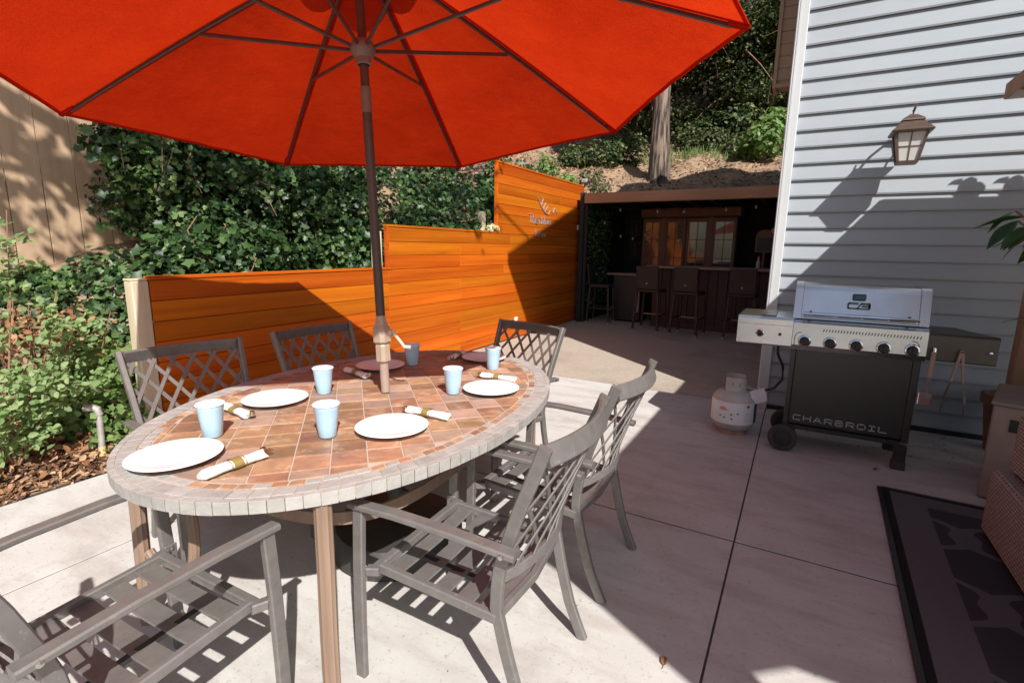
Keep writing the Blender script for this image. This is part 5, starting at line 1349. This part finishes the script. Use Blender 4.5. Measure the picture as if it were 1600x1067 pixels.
tree('olive-toned tree between the trunk and the umbrella edge', (-5.2,18.5,hz(-5.2,18.5)), 8, .2, cb(-5.0,18.2,7.4,1.8,11,1.2,4)+cb(-4.6,17.6,5.5,1.2,6,.8,14), 26000, .078, M['leaf_olive'], 'bark_dark', twigs=30)
tree('shaded tree farther up the slope behind the others', (-3.4,23,hz(-3.4,23)), 11, .28, cb(-3.2,22.5,10.5,3.2,16,1.9,5)+cb(-3.2,22,7.4,2.6,8,1.3,15), 22000, .17, M['leaf_olive'], 'bark_dark')
tree('tall shaded tree up the slope behind the house corner', (1.6,23.5,hz(1.6,23.5)), 11, .28, cb(1.2,23,10.5,3.0,16,1.9,6)+cb(.8,22.5,7.6,2.4,8,1.3,16), 20000, .19, M['leaf_tree'], 'bark_dark')
tree('slim dark tree left of the big trunk above the fence', (-6.6,15.2,hz(-6.6,15.2)), 9, .16, cb(-6.8,15.4,8.0,1.8,9,1.1,7), 9000, .14, M['leaf_tree'], 'bark_dark')
tree('dark tree on the bank behind the ivy mass', (-7.6,8.0,hz(-7.6,8.0)), 8, .18, cb(-7.6,8.2,6.2,1.8,10,1.2,8), 9000, .14, M['leaf_tree'], 'bark_dark')
tree('tree rising behind the tan fence, its crown above the umbrella', (-7.4,3.6,hz(-7.4,3.6)), 7, .18, cb(-7.2,3.6,6.0,1.4,8,1.0,9), 8000, .11, M['leaf_tree'], 'bark_dark')
# overhanging tree at the left, throwing dappled shade on the tan fence and the ivy
tree('overhanging tree at far left whose branches dapple the tan fence', (-5.0,-3.0,hz(-5.0,-3.0)), 7.5, .20,
     [(-3.3,-.55,4.85,.7,.7,.45),(-3.35,.45,4.75,.6,.55,.42),(-3.5,-1.3,5.4,.6,.6,.4),(-2.7,.05,5.5,.55,.5,.4),
      (-1.5,-.25,6.4,.8,.7,.4),(-1.4,.55,6.25,.8,.7,.4),(-1.3,1.5,6.3,.75,.7,.38),(-1.15,2.35,6.2,.7,.6,.35),(-.9,3.2,6.1,.6,.6,.3),(-1.45,3.7,6.6,.8,.7,.4),(-1.9,4.9,7.0,.9,.8,.4),(-2.6,5.6,7.4,.8,.8,.4),(-4.9,-1.8,6.0,.9,.8,.5),(-5.0,-3.0,7.2,1.0,1.0,.7)], 5000, .10, M['leaf_tree'], 'bark_dark', lean=(.3,1.2), branches=14)
shrub('leafy_bush', 'bright green sunlit bush by the white house corner on the slope', 'bush', (-1.15,15.0,hz(-1.15,15.0)), [(-1.15,14.9,4.25,.45,.4,.42),(-.85,15.2,4.6,.5,.4,.4),(-1.5,15.3,4.05,.4,.4,.32)], 1500, .13, M['leaf_light'], LEAF6)
shrub('leafy_bush', 'shaded green bush under the trees at the slope top', 'bush', (-2.6,16.6,hz(-2.6,16.6)), [(-2.6,16.6,4.9,.8,.4,.5),(-1.9,16.5,5.0,.6,.4,.5),(-3.4,17,5.0,.6,.4,.5)], 2400, .13, M['leaf_tree'], LEAF6)
shrub('leafy_bush', 'pale green bush just above the tall fence bay', 'bush', (-5.4,11.3,hz(-5.4,11.3)), [(-5.45,11.2,hz(-5.4,11.2)+.22,.28,.3,.28),(-5.2,11.8,hz(-5.2,11.8)+.12,.3,.3,.2)], 700, .085, M['leaf_light'], LEAF6)
shrub('leafy_bush', 'yellowish scrub on the dirt slope right of the pale bush', 'bush', (-5.0,13.0,hz(-5.0,13.0)), [(-5.0,13.0,hz(-5,13)+.2,.35,.3,.25),(-4.6,12.6,hz(-4.6,12.6)+.1,.3,.3,.15)], 420, .08, M['leaf_olive'], LEAF6)
shrub('leafy_bush', 'dark low bush left of the big trunk on the slope', 'bush', (-5.3,14.6,hz(-5.3,14.6)), [(-5.4,14.6,hz(-5.4,14.6)+.3,.7,.4,.4),(-4.8,15.2,hz(-4.8,15.2)+.4,.6,.4,.5),(-6.1,14.4,hz(-6.1,14.4)+.3,.5,.4,.35)], 2600, .09, M['leaf_tree'], LEAF6)  # added bush, stands in for tree shade on this slope
shrub('leafy_bush', 'mixed undergrowth right of the big trunk at the forest edge', 'bush', (-2.3,16.0,hz(-2.3,16.0)), [(-2.6,16.0,hz(-2.6,16)+.25,.5,.35,.35),(-1.9,15.8,hz(-1.9,15.8)+.2,.45,.35,.3),(-3.2,16.2,hz(-3.2,16.2)+.3,.4,.3,.4)], 1800, .085, M['leaf_olive'], LEAF6)
n = 700; x = -4.4+3.8*rng.random(n); y = 15.2+.9*rng.random(n); P = on_hill(x,y)
cloud('grass_tufts', P, np.tile([0,-1.,.15],(n,1)), .10+.16*rng.random(n), STICK, M['leaf_light'], None, .35, -3.0, label='dry and green grass tufts along the forest edge', kind='stuff')
n = 260; x = .15+1.05*rng.random(n)**1.2; y = 5.1-.75*rng.random(n)**1.6; P = np.stack([x,y,np.full(n,.004)],-1)
cloud('leaf_debris', P, np.tile([0,0,1.],(n,1)), .006+.022*rng.random(n)**2, CHIP, M['chip'], None, .25, kind='stuff')
n = 120; x = -3.6+3.6*rng.random(n); y = .3+4.5*rng.random(n); P = np.stack([x,y,np.full(n,.003)],-1)
cloud('grit', P, np.tile([0,0,1.],(n,1)), .003+.010*rng.random(n)**2, CHIP, M['chip'], None, .2, kind='stuff')
# fallen leaves on the concrete
for k,(x,y,lab) in enumerate(((.566,4.19-.18,'brown fallen leaf on the concrete under the grill'),(.585,2.95,'pale fallen leaf at the edge of the rug'),(-.28,1.62,'small tan fallen leaf in the sunny patch of concrete'))):
    t = thing('fallen_leaf', lab, 'fallen leaf', (x,y,.004), random.random()*6)
    b = MB(); b.add([(0,0,0),(.012,.010,.006),(.034,.009,.010),(.046,0,.002),(.034,-.010,.008),(.012,-.010,.004)], [(0,1,2,3),(0,3,4,5)]); b.build('blade', M['leaf_dry'], t)
    MB().tube([(0,0,0),(-.015,.002,.002)], .0012, 4).build('stalk', M['twig'], t)
